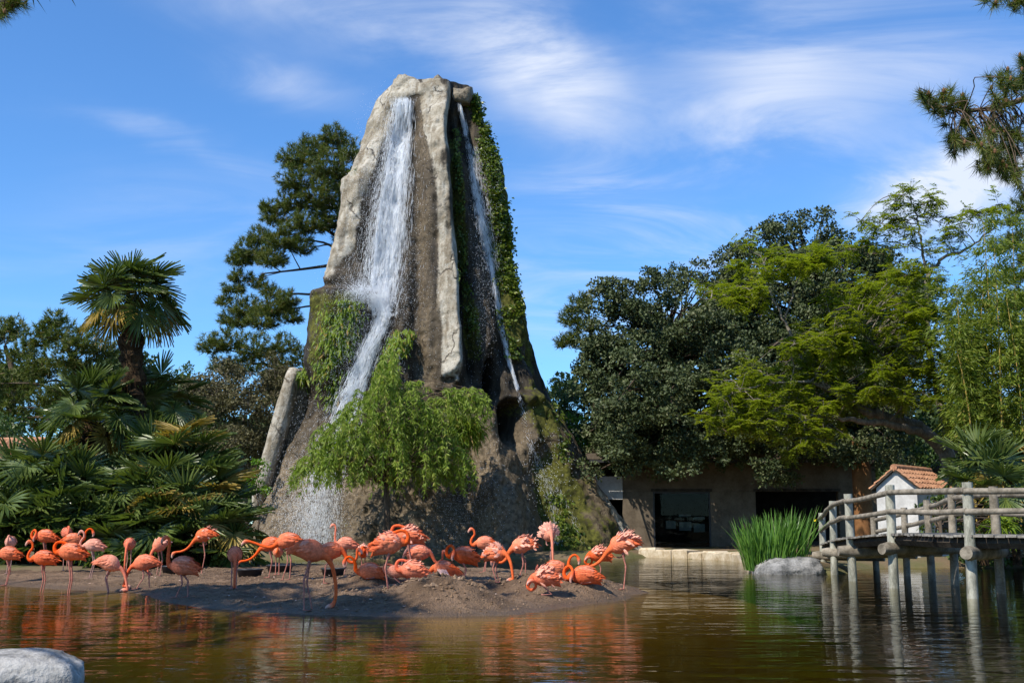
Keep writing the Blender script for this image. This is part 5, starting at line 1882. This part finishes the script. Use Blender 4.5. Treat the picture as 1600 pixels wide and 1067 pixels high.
hc = P(1432, 860, 32.9)
hut('hut', 'small white hut with an orange tiled roof behind the bridge', (hc[0], hc[1], 0.2), R(-40), 1.15, 2.5, 1.93, 2.40, ('white_render', 'tile'), None, 0.12)
hc = P(-22, 820, 44)
hut('house', 'distant house showing a sliver of orange tiled roof behind the palms', (hc[0], hc[1], 0.3), R(80), 3.0, 4.2, 2.9, 3.95, ('white_render', 'tile'))

# ------------------------------------------------------------------ pond edge wall
edge_pts = [G(1000, 868, 0.05), G(1040, 869, 0.05), G(1100, 871, 0.05), G(1150, 874, 0.05), G(1192, 881, 0.05)]
ep = catmull(edge_pts, 60)
sl_ = np.concatenate([[0], np.cumsum(np.linalg.norm(np.diff(ep, axis=0), axis=1))])
kerb = empty('pond_wall', ep[30] * np.array([1, 1, 0]))
tag(kerb, 'low ochre stone edging wall between the pond and the pavilion', 'wall')
nst = 12
for q in range(nst):
    s0, s1 = sl_[-1] * q / nst, sl_[-1] * (q + 0.97) / nst
    a = np.array([np.interp(s0, sl_, ep[:, c]) for c in range(3)])
    b = np.array([np.interp(s1, sl_, ep[:, c]) for c in range(3)])
    d = b - a
    ang = math.atan2(d[1], d[0])
    L = math.hypot(d[0], d[1])
    hh = 0.30 + rng.normal(0, 0.02)
    V, F = box((0, 0, 0), (L, 0.6, hh + 0.35), ang, 0.018, 0.05)
    V = V + (a + b) / 2 * np.array([1, 1, 0]) + np.array([0.15, 0.25, hh / 2 - 0.175 - 0.02])
    build('stone', [(V - np.array(kerb.location), F)], M['kerb'], kerb)


def boulder(label, c, size, seed, mat='boulder', group=None, rz=0.0, name='boulder', rough=0.22, sq=0.85):
    n_, m_ = 40, 64
    u = np.linspace(0, np.pi, n_)[:, None]
    v = (np.arange(m_) / m_ * 2 * np.pi)[None]
    D = np.stack([np.sin(u) * np.cos(v), np.sin(u) * np.sin(v), np.cos(u) * np.ones_like(v)], -1)
    rr_ = 1 + fbm(D * 1.3 + seed, 3, seed) * rough * 2.4 + fbm(D * 4 + seed, 4, seed + 3) * rough * 0.55 + fbm(D * 14 + seed, 3, seed + 7) * rough * 0.22
    Vb = np.sign(D) * np.abs(D) ** sq * rr_[..., None] * np.asarray(size, float)
    c_, s_ = math.cos(rz), math.sin(rz)
    Vb = Vb.reshape(-1, 3) @ np.array([[c_, s_, 0], [-s_, c_, 0], [0, 0, 1]])
    i, j = np.meshgrid(np.arange(n_ - 1), np.arange(m_), indexing='ij')
    F = np.stack([i * m_ + j, (i + 1) * m_ + j, (i + 1) * m_ + (j + 1) % m_, i * m_ + (j + 1) % m_], -1).reshape(-1, 4)
    o = build(name, [(Vb, F)], M[mat], None, True)
    o.location = [float(q) for q in c]
    tag(o, label, 'rock', group)
    return o


b = G(1236, 897, 0.0)
boulder('long grey boulder in the water below the iris clump', (b[0], b[1] + 0.35, 0.03), (0.78, 0.5, 0.34), 4)
b = G(1190, 894, 0.0)
boulder('small angular stone at the end of the pond wall beside the grey boulder', (b[0] + 0.02, b[1] + 0.5, 0.08), (0.2, 0.3, 0.24), 7, 'kerb', None, 0.4, 'stone')
b = G(20, 1075, 0.0)
boulder('smooth pale boulder in the nearest corner of the pond', (b[0] - 0.12, b[1] + 0.22, -0.03), (0.50, 0.40, 0.27), 11, 'pale_boulder', None, 0.3, 'boulder', 0.16, 0.55)


# ------------------------------------------------------------------ iris clump
def iris():
    r = np.random.default_rng(501)
    c = np.array([*G(1235, 893, 0.1)[:2], 0.1]) + np.array([0, 1.1, 0])
    c[1] += 0.9
    root = empty('iris_clump', c)
    tag(root, 'clump of tall green iris leaves with one yellow flower behind the grey boulder', 'plant')
    n_ = 520
    x = r.uniform(-0.60, 0.60, n_) + 0.06
    y = r.uniform(-0.55, 0.55, n_)
    L = r.uniform(0.75, 1.55, n_) * (0.8 + 0.25 * (x + 0.7) / 1.4)
    lean = np.stack([x * 0.35 + r.normal(0, 0.13, n_), y * 0.3 + r.normal(0, 0.12, n_), np.ones(n_)], -1)
    lean /= np.linalg.norm(lean, axis=1)[:, None]
    bend = r.uniform(0, 0.35, n_)[:, None] * (lean * np.array([1, 1, 0])) * 2.2
    an = r.uniform(0, np.pi, n_)
    sd = np.stack([np.cos(an), np.sin(an), 0 * an], -1) * 0.017
    p = np.stack([x, y, -0.05 + 0 * x], -1)
    st = []
    for t, w in ((0, 0.7), (0.35, 1), (0.7, 0.75), (0.9, 0.4), (1.0, 0.05)):
        q = p + lean * (L * t)[:, None] + bend * (L * t ** 2.5)[:, None] - np.array([0, 0, 0.25]) * (np.linalg.norm(bend, axis=1) * L * t ** 3)[:, None]
        st += [q - sd * w, q + sd * w]
    V = np.stack(st, 1).reshape(-1, 3)
    f = np.array([[0, 1, 3, 2], [2, 3, 5, 4], [4, 5, 7, 6], [6, 7, 9, 8]])
    F = (f[None] + (np.arange(n_) * 10)[:, None, None]).reshape(-1, 4)
    o = build('leaves', [(V, F, 0, np.repeat(np.clip(r.normal(0.45, 0.25, n_), 0, 1), 10))], M['iris'], root)
    tag(o, kind='stuff')
    ft = P(1274, 812, c[1] - 0.5) - c
    stem = catmull([ft * np.array([0.8, 0.8, 0]), ft * np.array([0.9, 0.9, 0.5]), ft], 8)
    ch = [(*tube(stem, 0.008, 5, cap=False)[:2], 1)]
    for q in range(6):
        a = q * math.pi / 3
        d = np.array([[math.cos(a), math.sin(a), 0.25 if q % 2 else -0.5]])
        Vq, Fq = leaf_quads(np.array([ft]), d, np.array([[0, 0, 1.0]]), 0.08, 0.05)
        ch.append((Vq, Fq, 0))
    build('flower', ch, [M['petal'], M['iris']], root)


iris()


# ------------------------------------------------------------------ bridge
def bridge():
    root = empty('footbridge', (8.0, 21.0, 0.0))
    tag(root, 'weathered wooden footbridge with log railings curving over the pond', 'bridge')
    o3 = np.array(root.location)
    r = np.random.default_rng(601)
    outer = [(7.75, 28.8, 0.62), (7.30, 26.2, 0.76), (6.80, 23.2, 0.86), (6.78, 20.6, 0.95), (7.02, 17.7, 0.95), (9.9, 16.6, 0.94), (13.2, 16.4, 0.92)]
    inner = [(8.85, 28.2, 0.62), (8.62, 25.3, 0.76), (8.42, 23.3, 0.86), (8.14, 21.3, 0.95), (7.98, 19.0, 0.95), (10.4, 18.0, 0.94), (13.3, 17.8, 0.92)]
    OP = catmull(outer, 121)
    IP = catmull(inner, 121)

    def rail_path(a, b, n=8):
        return catmull([a, (np.asarray(a) * 0.66 + np.asarray(b) * 0.34) + r.normal(0, 0.012, 3), (np.asarray(a) * 0.33 + np.asarray(b) * 0.67) + r.normal(0, 0.012, 3), b], n)

    def post(p, top, bot, rr_, mat):
        z = np.linspace(bot, top, 9)
        lean = r.normal(0, 0.012, 2)
        pth = np.stack([p[0] + lean[0] * (z - 0.9), p[1] + lean[1] * (z - 0.9), z], -1)
        build('post', [(c[0] - o3, *c[1:]) for c in tube_chunks(pth, rr_ * (1.05 - 0.06 * np.linspace(0, 1, 9)) * (1 + r.normal(0, 0.02, 9)), 12)], M[mat], root, True)

    tops_o, tops_i = [0.78, 0.88, 0.86, 0.86, 0.80, 0.82, 0.82], [0.72, 0.72, 0.74, 0.76, 0.78, 0.8, 0.8]
    for row, tops, sg in ((outer, tops_o, -1), (inner, tops_i, 1)):
        for q, (x, y, z) in enumerate(row):
            post((x, y), z + tops[q], -0.9, 0.082 if sg < 0 else 0.072, 'post' if sg < 0 else 'log')  # inner posts take a darker colour to imitate the deck's shadow
        for q in range(len(row) - 1):
            a, b = np.array(row[q]), np.array(row[q + 1])
            dd = b - a
            nn_ = np.array([dd[1], -dd[0], 0]) * sg
            nn_ /= np.linalg.norm(nn_)
            for hgt, rr_ in ((0.68, 0.05), (0.36, 0.048)):
                # rails run on the deck side of the posts and lap at each post
                pa, pb = a + np.array([0, 0, hgt * (tops[q] / 0.82)]), b + np.array([0, 0, hgt * (tops[q + 1] / 0.82)])
                ext = (pb - pa) / np.linalg.norm(pb - pa) * 0.05
                off = -nn_ * 0.05 + np.array([0, 0, 0.012 * (q % 2)])
                build('rail', [(c[0] - o3, *c[1:]) for c in tube_chunks(rail_path(pa + off - ext, pb + off + ext), rr_ * (1 + r.normal(0, 0.04, 8)), 9)], M['log'], root, True)
    # cross logs under the deck, their round ends standing out past the outer posts
    for q in range(len(outer)):
        a, b = np.array(outer[q]), np.array(inner[q])
        d = (a - b) / np.linalg.norm(a - b)
        z = -0.27
        pa = a + d * 0.26 + np.array([0.0, 0, z])
        pb = b - d * 0.22 + np.array([0, 0, z])
        build('cross_log', [(c[0] - o3, *c[1:]) for c in tube_chunks(rail_path(pa, pb, 10), np.r_[0.095, 0.125, 0.13, np.full(7, 0.12)], 14)], M['log'], root, True)
    # stringers
    for f_ in (0.06, 0.5, 0.94):
        mid = OP * (1 - f_) + IP * f_ + np.array([0, 0, -0.12])
        V, F, T = tube(mid, 0.06, 4, rad2=0.085)
        build('stringer', [(V - o3, F), (V - o3, T)], M['beam'], root)
    # deck planks
    L = np.concatenate([[0], np.cumsum(np.linalg.norm(np.diff((OP + IP) / 2, axis=0), axis=1))])
    npl = int(L[-1] / 0.145)
    for q in range(npl):
        s0, s1 = L[-1] * (q + 0.04) / npl, L[-1] * (q + 0.96) / npl
        c4 = []
        for s_, pth in ((s0, OP), (s1, OP), (s1, IP), (s0, IP)):
            c4.append([np.interp(s_, L, pth[:, c]) for c in range(3)])
        c4 = np.array(c4)
        dv = (c4[0] - c4[3]) / np.linalg.norm(c4[0] - c4[3])
        e0, e1 = r.uniform(0.03, 0.11), r.uniform(0.03, 0.11)
        c4[0] += dv * e0
        c4[1] += dv * e0
        c4[2] -= dv * e1
        c4[3] -= dv * e1
        zj = r.normal(0, 0.004)
        V = np.vstack([c4 + [0, 0, -0.035 + zj], c4 + [0, 0, zj]])
        build('plank', [(V - o3, np.array([[0, 3, 2, 1], [4, 5, 6, 7], [0, 1, 5, 4], [1, 2, 6, 5], [2, 3, 7, 6], [3, 0, 4, 7]]))], M['plank'], root)


bridge()


# ------------------------------------------------------------------ feeding tubs
def tub(label, px, py, rad=0.26, h=0.15):
    x, y, z = ground_hit(px, py)
    prof = [(0.0, 0.02), (0.80, 0.02), (0.93, h - 0.012), (1.0, h), (1.06, h), (1.06, h - 0.02), (0.98, h - 0.03), (0.84, 0.0), (0.0, 0.0)]
    m_ = 28
    a = np.arange(m_) / m_ * 2 * np.pi
    V = np.array([[[rad * p[0] * math.cos(t), rad * p[0] * math.sin(t), p[1]] for t in a] for p in prof]).reshape(-1, 3)
    i, j = np.meshgrid(np.arange(len(prof) - 1), np.arange(m_), indexing='ij')
    F = np.stack([i * m_ + j, i * m_ + (j + 1) % m_, (i + 1) * m_ + (j + 1) % m_, (i + 1) * m_ + j], -1).reshape(-1, 4)
    root = empty('feeding_tub', (x, y, z + 0.005))
    build('shell', [(V, F)], M['tub'], root, True)
    wv = np.array([[rad * 0.87 * math.cos(t), rad * 0.87 * math.sin(t), h * 0.6] for t in a] + [[0, 0, h * 0.6]])
    build('feed', [(wv, np.array([[m_, q, (q + 1) % m_] for q in range(m_)]))], M['beam'], root)
    tag(root, label, 'tub', 'black feeding tubs')


tub('black feeding tub with a flamingo head dipped into it', 390, 901, 0.24)
tub('black feeding tub under the flamingos facing the tower slab', 437, 893, 0.26)
tub('black feeding tub behind the legs of the shaded feeding flamingo', 520, 901, 0.22)
tub('black feeding tub beside the shaded flamingo with upright neck', 268, 897, 0.2)

# ------------------------------------------------------------------ flamingos
NECK = {
    'down': [(.055, -.03), (.125, -.14), (.17, -.32), (.185, -.48), (.17, -.59), (.13, -.65), (.085, -.665)],
    'loop': [(.06, -.07), (.12, -.17), (.20, -.20), (.27, -.12), (.275, -.02), (.30, .03), (.345, -.01)],
    'S': [(.075, -.04), (.125, .02), (.10, .12), (.045, .20), (.055, .29), (.12, .33), (.17, .285)],
    'arch': [(.055, .03), (.065, .12), (.10, .21), (.17, .255), (.23, .225), (.26, .16), (.265, .11)],
    'up': [(.05, .02), (.07, .12), (.065, .24), (.06, .36), (.085, .43), (.14, .435), (.18, .395)],
    'tuck': [(.065, .0), (.095, .08), (.06, .155), (-.02, .17), (-.10, .145), (-.16, .11, .05), (-.20, .07, .06)],
    'coil': [(.075, -.05), (.125, .01), (.11, .10), (.04, .145, .03), (-.01, .08, .09), (.0, -.01, .12), (.02, -.07, .125)],
    'reach': [(.06, -.05), (.15, -.075), (.28, -.05), (.42, .0), (.53, .03), (.60, .03), (.65, -.005)],
    'lowreach': [(.06, -.05), (.13, -.14), (.22, -.22), (.33, -.265), (.43, -.28), (.49, -.31), (.515, -.36)],
    'short': [(.06, -.06), (.11, -.17), (.19, -.24), (.27, -.24), (.33, -.20), (.37, -.22), (.385, -.27)],
    'curl': [(.06, -.06), (.09, -.15), (.03, -.20), (-.04, -.15, .05), (-.03, -.07, .10), (.03, -.04, .12), (.08, -.07, .12)],
}


def flamingo(label, bx, by, fy, yaw, neck='down', s=1.0, fluffy=0.0, pale=0.0, legs='two', sit=False, pitch=-0.18, wing=False, hue=0.0, seed=0):
    r = np.random.default_rng(1000 + seed)
    s = s * 0.86
    hue = hue + r.uniform(-0.035, 0.04)
    soft = r.uniform(0.15, 0.95)
    if r.random() < 0.22:
        pale = max(pale, r.uniform(0.25, 0.5))
    pale = max(pale, r.uniform(-0.6, 0.18))
    x, y, gz = ground_hit(bx, fy)
    if sit:
        bz = gz + 0.115 * s
        tgt = P(bx, by, y)[2]
        bz = min(max(bz, tgt), gz + 0.24)
    else:
        bz = float(np.clip(P(bx, by, y)[2], gz + 0.42, gz + 0.98))
    root = empty('flamingo', (x, y, gz), R(yaw))
    tag(root, label, 'flamingo', 'flamingos on the mud island')
    hb = bz - gz
    orange = np.array([0.84, 0.125 + hue, 0.022 + hue * 0.6])
    pink = np.array([0.87, 0.275 + hue, 0.145 + hue])
    palec = np.array([0.80, 0.46, 0.36])
    bodyc = (orange * (1 - soft) + pink * soft) * (1 - pale) + palec * pale
    neckc = orange * (1 - pale * 0.8) + palec * pale * 0.8
    tailc = np.array([0.76, 0.13, 0.035]) * (1 - pale * 0.6) + palec * pale * 0.6
    cp, sp_ = math.cos(pitch), math.sin(pitch)
    body = [(-.295, -.085, .004, .004), (-.25, -.055, .032, .026), (-.18, -.018, .076, .076), (-.09, .014, .122, .132), (.0, .022, .138, .154), (.08, .010, .128, .144), (.145, -.006, .094, .106), (.190, -.016, .054, .060)]
    pts = [(a * cp + b * sp_, 0.0, b * cp - a * sp_) for a, b, _, _ in body]
    rw, rh = [q[2] for q in body], [q[3] for q in body]
    nb = (pts[-1][0], pts[-1][2])
    nk = NECK[neck]
    maxdrop = hb - 0.05
    kz = max(1.0, (hb - 0.06) / (0.70 * s)) if neck == 'down' else 1.0
    for q, v in enumerate(nk):
        lat = v[2] if len(v) > 2 else 0.0
        zz = nb[1] + v[1] * kz
        if zz * s < -maxdrop:
            zz = -maxdrop / s
        pts.append((nb[0] + v[0], lat, zz))
    rw += [.036, .027, .024, .022, .022, .034, .020]
    rh += [.038, .028, .024, .022, .023, .038, .024]
    # bill bends down from the head
    h0, h1 = np.array(pts[-2]), np.array(pts[-1])
    dv = (h1 - h0) / (np.linalg.norm(h1 - h0) + 1e-9)
    perp = np.array([dv[2], 0, -dv[0]])
    if perp[2] > 0:
        perp = -perp
    pts.append(tuple(h1 + dv * .030 + perp * .018))
    pts.append(tuple(h1 + dv * .040 + perp * .050))
    rw += [.015, .004]
    rh += [.018, .006]
    n_ = 62
    path = catmull(pts, n_) * s
    tq = np.linspace(0, len(pts) - 1, n_)
    RW, RH = np.interp(tq, np.arange(len(pts)), rw) * s, np.interp(tq, np.arange(len(pts)), rh) * s
    path[:, 2] += hb
    seg = 12
    V, F, T = tube(path, RW, seg, up=(0, 1, 0), rad2=RH) if False else tube(path, RH, seg, up=(0, 1, 0), rad2=RW)
    col = np.zeros((n_, 3))
    kk = np.arange(len(pts))
    nbody = len(body)
    cc = [tailc, tailc, bodyc, bodyc, bodyc, bodyc, bodyc, neckc * 0.6 + bodyc * 0.4] + [neckc] * 5 + [neckc * .8 + palec * .2, palec * 0.9, np.array([.55, .35, .28]), np.array([.015, .012, .012])]
    cc = np.array(cc[:len(pts)])
    for q in range(3):
        col[:, q] = np.interp(tq, kk, cc[:, q])
    bill = tq > len(pts) - 1.65
    col[bill] = [.015, .012, .012]
    colv = np.vstack([np.repeat(col, seg, 0), col[:1], col[-1:]])
    V = V + fbm(V * 22 + seed, 2, seed)[:, None] * 0.010 * (np.r_[np.repeat(tq < nbody - 1, seg), False, False])[:, None]
    ch = [(V, F, 0, None, colv), (V, T, 0, None, colv)]
    # eyes
    hq = int(np.argmin(np.abs(tq - (len(pts) - 3.9))))
    # legs: thigh, ankle joint high up, shank, webbed toes
    legc = np.array([0.50, 0.20, 0.15]) * (1 - pale) + np.array([.42, .28, .25]) * pale
    if not sit:
        for sg in ((-1, 1) if legs != 'one' else (1,)):
            fx = {'two': 0.0, 'step': 0.10 * sg, 'wide': 0.05 * sg, 'one': 0.0}[legs] + r.normal(0, 0.012)
            hip = np.array([.01, sg * .045 * s, hb - .10 * s])
            ank = np.array([-.035 + fx * .4, sg * .042 * s, hb * .50])
            ft = np.array([.01 + fx, sg * .045 * s, 0.008])
            lp = np.array([hip, hip * .6 + ank * .4, ank + [0, 0, .025], ank, ank - [0, 0, .03], ank * .5 + ft * .5, ft + [0, 0, .02], ft])
            lr = np.array([.026, .015, .0125, .018, .0125, .010, .011, .013]) * s
            Vl, Fl, Tl = tube(lp, lr, 7, up=(0, 1, 0))
            ch += [(Vl, Fl, 0, None, legc), (Vl, Tl, 0, None, legc)]
            tv = np.array([ft + [-.01, 0, .012], ft + [.085, -.045, -.004], ft + [.105, 0, -.002], ft + [.085, .045, -.004], ft + [-.02, 0, -.004]])
            ch.append((tv, np.array([[0, 1, 2], [0, 2, 3], [4, 2, 1], [4, 3, 2], [0, 4, 1], [0, 3, 4]]), 0, None, legc * .8))
        if legs == 'one':
            hip = np.array([.0, -.045 * s, hb - .10 * s])
            lp = np.array([hip, hip + [-.04, 0, -.07], hip + [.06, 0, -.10], hip + [.10, 0, -.085]])
            Vl, Fl, Tl = tube(lp, np.array([.022, .014, .011, .009]) * s, 6, up=(0, 1, 0))
            ch += [(Vl, Fl, 0, None, legc), (Vl, Tl, 0, None, legc)]
    else:
        for sg in (-1, 1):
            lp = np.array([[.02, sg * .06, hb * .6], [-.10, sg * .075, .03], [.05, sg * .07, .02]])
            Vl, Fl, Tl = tube(lp, np.array([.02, .014, .010]) * s, 6)
            ch += [(Vl, Fl, 0, None, legc), (Vl, Tl, 0, None, legc)]
    build('body', ch, M['bird'], root, True)
    # eyes
    hp_, ht = path[hq], path[min(hq + 1, n_ - 1)] - path[hq - 1]
    ev = []
    for sg in (-1, 1):
        c = hp_ + np.array([0, sg * RW[hq] * .92, .006])
        Ve = np.array([[1, 0, 0], [0, 1, 0], [-1, 0, 0], [0, -1, 0], [0, 0, 1], [0, 0, -1]]) * .0055 * s + c
        ev.append((Ve, np.array([[0, 1, 4], [1, 2, 4], [2, 3, 4], [3, 0, 4], [1, 0, 5], [2, 1, 5], [3, 2, 5], [0, 3, 5]]), 0, None, (.5, .4, .02)))
    build('eye', ev, M['bird'], root)

    # wings: overlapping feathers lying along each flank, ruffled where the photo shows ruffled birds
    def feathers(name, items):
        ch_ = []
        for (p, d, nrm, L, w, c) in items:
            d = d / np.linalg.norm(d)
            sd = np.cross(d, nrm)
            sd /= np.linalg.norm(sd) + 1e-9
            nn_ = np.cross(sd, d)
            st = []
            for t, ww_ in ((0, .35), (.4, 1), (.75, .85), (1.0, .12)):
                q = p + d * L * t + nn_ * (-.16 * L * t * t)
                st += [q - sd * w * ww_ * .5, q + nn_ * w * .12 * ww_, q + sd * w * ww_ * .5]
            Vf = np.array(st)
            Ff = []
            for u_ in range(3):
                b_ = u_ * 3
                Ff += [[b_, b_ + 1, b_ + 4, b_ + 3], [b_ + 1, b_ + 2, b_ + 5, b_ + 4]]
            ch_.append((Vf, np.array(Ff), 0, None, np.clip(np.asarray(c) * r.uniform(.86, 1.12), 0, .95)))
        return build(name, ch_, M['bird'], root)

    def on_body(t, ang):
        """point and outward normal on the trunk: t along tail..neck 0..1, ang 0 = up, +-pi/2 = flanks"""
        bt = 1.2 + t * 5.4
        q = int(np.argmin(np.abs(tq - bt)))
        nrm = np.array([0, math.sin(ang), math.cos(ang)])
        return path[q] + np.array([0, math.sin(ang) * RW[q], math.cos(ang) * RH[q]]), nrm
    back = np.array([-1.0, 0, -0.18 + pitch * -.6])
    for sg in (-1, 1):
        it = []
        for row, (a0, cnt) in enumerate(((.25, 12), (.55, 13), (.85, 13), (1.15, 13), (1.45, 11))):
            for q in range(cnt):
                t = .12 + .80 * q / (cnt - 1)
                p, nn_ = on_body(t, sg * (a0 + r.normal(0, .05)))
                mixc = (bodyc * .35 + pink * .35 + palec * .3) if row in (1, 2) else bodyc * .7 + pink * .3
                if t < .35:
                    mixc = tailc * .7 + bodyc * .3
                it.append((p + nn_ * .006, back + nn_ * (.05 + .30 * fluffy) + r.normal(0, .06, 3), nn_, s * r.uniform(.085, .12), s * .038, mixc))
        for q in range(6):   # long primaries over the tail
            p, nn_ = on_body(.10 + .05 * q, sg * (.5 + .12 * q))
            it.append((p + nn_ * .012, back + np.array([0, -sg * .12, -.08]) + r.normal(0, .04, 3), nn_, s * r.uniform(.15, .20), s * .042, tailc))
        if wing:   # half spread wing drooping to the side
            for q in range(12):
                p = np.array([.08 - .028 * q, sg * .11 * s, hb + .02])
                d = np.array([-.25 - .06 * q, sg * (1.0 - .04 * q), -.55])
                it.append((p, d, np.array([0, 0, 1.0]), s * (.34 - .008 * q), s * .06, np.array([.86, .55, .46]) if q < 5 else tailc))
        feathers('wing', it)
    if fluffy > 0:
        it = []
        for q in range(int(70 * fluffy + 20)):
            t = r.uniform(.1, .95)
            p, nn_ = on_body(t, r.normal(0, .75))
            it.append((p, back * .75 + nn_ * (.55 + .9 * fluffy) + r.normal(0, .22, 3), nn_, s * r.uniform(.07, .13) * (0.7 + 0.5 * fluffy), s * .048, palec * .6 + pink * .4))
        tag(feathers('ruffled_plumage', it), kind='stuff')
    return root


BIRDS = [
    ('flamingo cut by the picture edge with its tail towards the pale bird', 10, 866, 914, 180, 'down', dict(s=1.0)),
    ('pale pink flamingo asleep facing us at the picture edge by the low palms', 13, 848, 897, -80, 'tuck', dict(pale=.85, s=.9)),
    ('flamingo with its neck coiled in a loop behind the two leading birds', 67, 839, 896, 180, 'coil', dict(s=1.05)),
    ('flamingo wading in the shallows with a short raised S shaped neck', 64, 873, 937, 180, 'S', dict(s=.98, hue=.01)),
    ('flamingo preening with its head tucked behind the arching bird', 101, 834, 893, -60, 'tuck', dict(s=.95)),
    ('flamingo with a high arched neck leaning over the pale bird', 112, 844, 894, 5, 'arch', dict(s=1.0)),
    ('pale pink flamingo with a white S neck beside the arching bird', 143, 853, 902, 180, 'S', dict(pale=.8, s=.92)),
    ('large orange flamingo wading with its neck folded on its back', 106, 864, 938, 180, 'tuck', dict(s=1.12)),
    ('shaded flamingo bending down to the mud at the shadow edge facing the tub', 168, 881, 926, 0, 'down', dict(s=1.05, pitch=.25)),
    ('small flamingo seen from the front with its head lowered by the green ground cover', 200, 851, 896, -85, 'down', dict(s=.95)),
    ('shaded flamingo drinking with its bent neck at the waterline', 224, 881, 920, 180, 'down', dict(s=1.05, pitch=.1, legs='step')),
    ('flamingo with raised tail feathers and lowered head before the palm fronds', 248, 852, 899, -115, 'down', dict(s=.98, fluffy=.4, pitch=.35)),
    ('shaded flamingo wading with an upright neck and drooping tail', 284, 886, 932, 170, 'up', dict(s=1.1, pitch=-.2, legs='wide')),
    ('bright flamingo stretching its neck down towards the shaded upright bird', 317, 837, 896, 180, 'lowreach', dict(s=1.05, fluffy=.25, pitch=.3, legs='one')),
    ('dark shaded flamingo facing us with lowered head beside the dipping bird', 365, 868, 920, -75, 'down', dict(s=1.0)),
    ('flamingo stretching its neck level over the two feeding tubs', 448, 846, 906, 180, 'reach', dict(s=1.1, pitch=.05, legs='wide')),
    ('flamingo dipping its head into the first black tub', 421, 851, 902, 180, 'lowreach', dict(s=1.0, pitch=.25)),
    ('flamingo with a tucked head partly hidden behind the tub birds', 433, 864, 898, -80, 'tuck', dict(s=.85)),
    ('tall shaded flamingo with its long neck down in the puddle', 481, 862, 950, 8, 'down', dict(s=1.1, pitch=.2, legs='wide')),
    ('flamingo with its neck looping forward above the resting bird', 516, 862, 918, 0, 'loop', dict(s=1.05, legs='step')),
    ('flamingo holding its head straight up before the white spray', 539, 850, 897, 175, 'up', dict(s=.95)),
    ('ruffled flamingo facing us behind the resting bird', 567, 867, 898, -90, 'coil', dict(s=.85, fluffy=.3)),
    ('resting flamingo with a looped neck lying beside the small mud heap', 577, 894, 912, 180, 'arch', dict(sit=True, s=1.05)),
    ('large flamingo with drooping tail standing before the willow trunk', 606, 852, 921, 5, 'tuck', dict(s=1.15, fluffy=.15, pitch=-.3)),
    ('tallest flamingo with rounded back standing just past the willow trunk', 638, 839, 908, 180, 'tuck', dict(s=1.15, fluffy=.25)),
    ('pale flamingo half hidden under the rounded back of the tallest bird', 651, 858, 900, 170, 'down', dict(s=.9, pale=.75)),
    ('dark shaded flamingo with curved neck behind the resting pair', 656, 874, 907, 0, 'loop', dict(s=.95)),
    ('resting flamingo with pale pink back beside the large mud mound', 644, 889, 914, 180, 'tuck', dict(sit=True, s=1.05, fluffy=.3, pale=.25)),
    ('flamingo sprawled with open wings on top of the large mud mound', 692, 889, 908, 180, 'reach', dict(sit=True, s=1.0, wing=True)),
    ('small dark flamingo resting in the shade between the mud heaps', 618, 894, 910, 180, 'tuck', dict(sit=True, s=.8)),
    ('dark shaded flamingo with drooping tail behind the large mud mound', 725, 875, 910, 180, 'coil', dict(s=1.1, pitch=-.35)),
    ('flamingo with a lifted white face standing apart by the tower wall', 757, 849, 894, 180, 'S', dict(s=1.05, pitch=-.1)),
    ('ruffled pinkish flamingo with neck lowered into the shade', 775, 869, 916, -35, 'down', dict(s=1.0, fluffy=.5)),
    ('ruffled flamingo curving its neck down towards the shaded hollow', 816, 853, 906, 180, 'short', dict(s=1.08, fluffy=.6, pitch=.2, legs='wide')),
    ('puffed up flamingo facing us with spiky feathers under the thin falls', 858, 836, 902, -80, 'down', dict(s=1.1, fluffy=1.0, legs='one')),
    ('ruffled flamingo resting on the mud below the puffed up bird', 851, 889, 912, 180, 'curl', dict(sit=True, s=1.0, fluffy=.7)),
    ('resting flamingo with raised curved neck next to the ruffled resting bird', 868, 893, 916, 0, 'arch', dict(sit=True, s=.95)),
    ('rounded flamingo resting with tucked head near the island tip', 913, 901, 920, 175, 'coil', dict(sit=True, s=1.1)),
    ('ruffled flamingo with curled neck behind the reaching bird', 936, 868, 909, 180, 'curl', dict(s=1.0, fluffy=.6)),
    ('big ruffled flamingo standing on one leg at the island tip reaching forward', 974, 851, 921, 180, 'lowreach', dict(s=1.25, fluffy=.7, pitch=.25, legs='one')),
]
for q, (lab, bx, by, fy, yaw, nk, kw) in enumerate(BIRDS):
    flamingo(lab, bx, by, fy, yaw, nk, seed=q, **kw)

for o in list(bpy.data.objects):
    if o.users_collection == ():
        bpy.data.objects.remove(o)
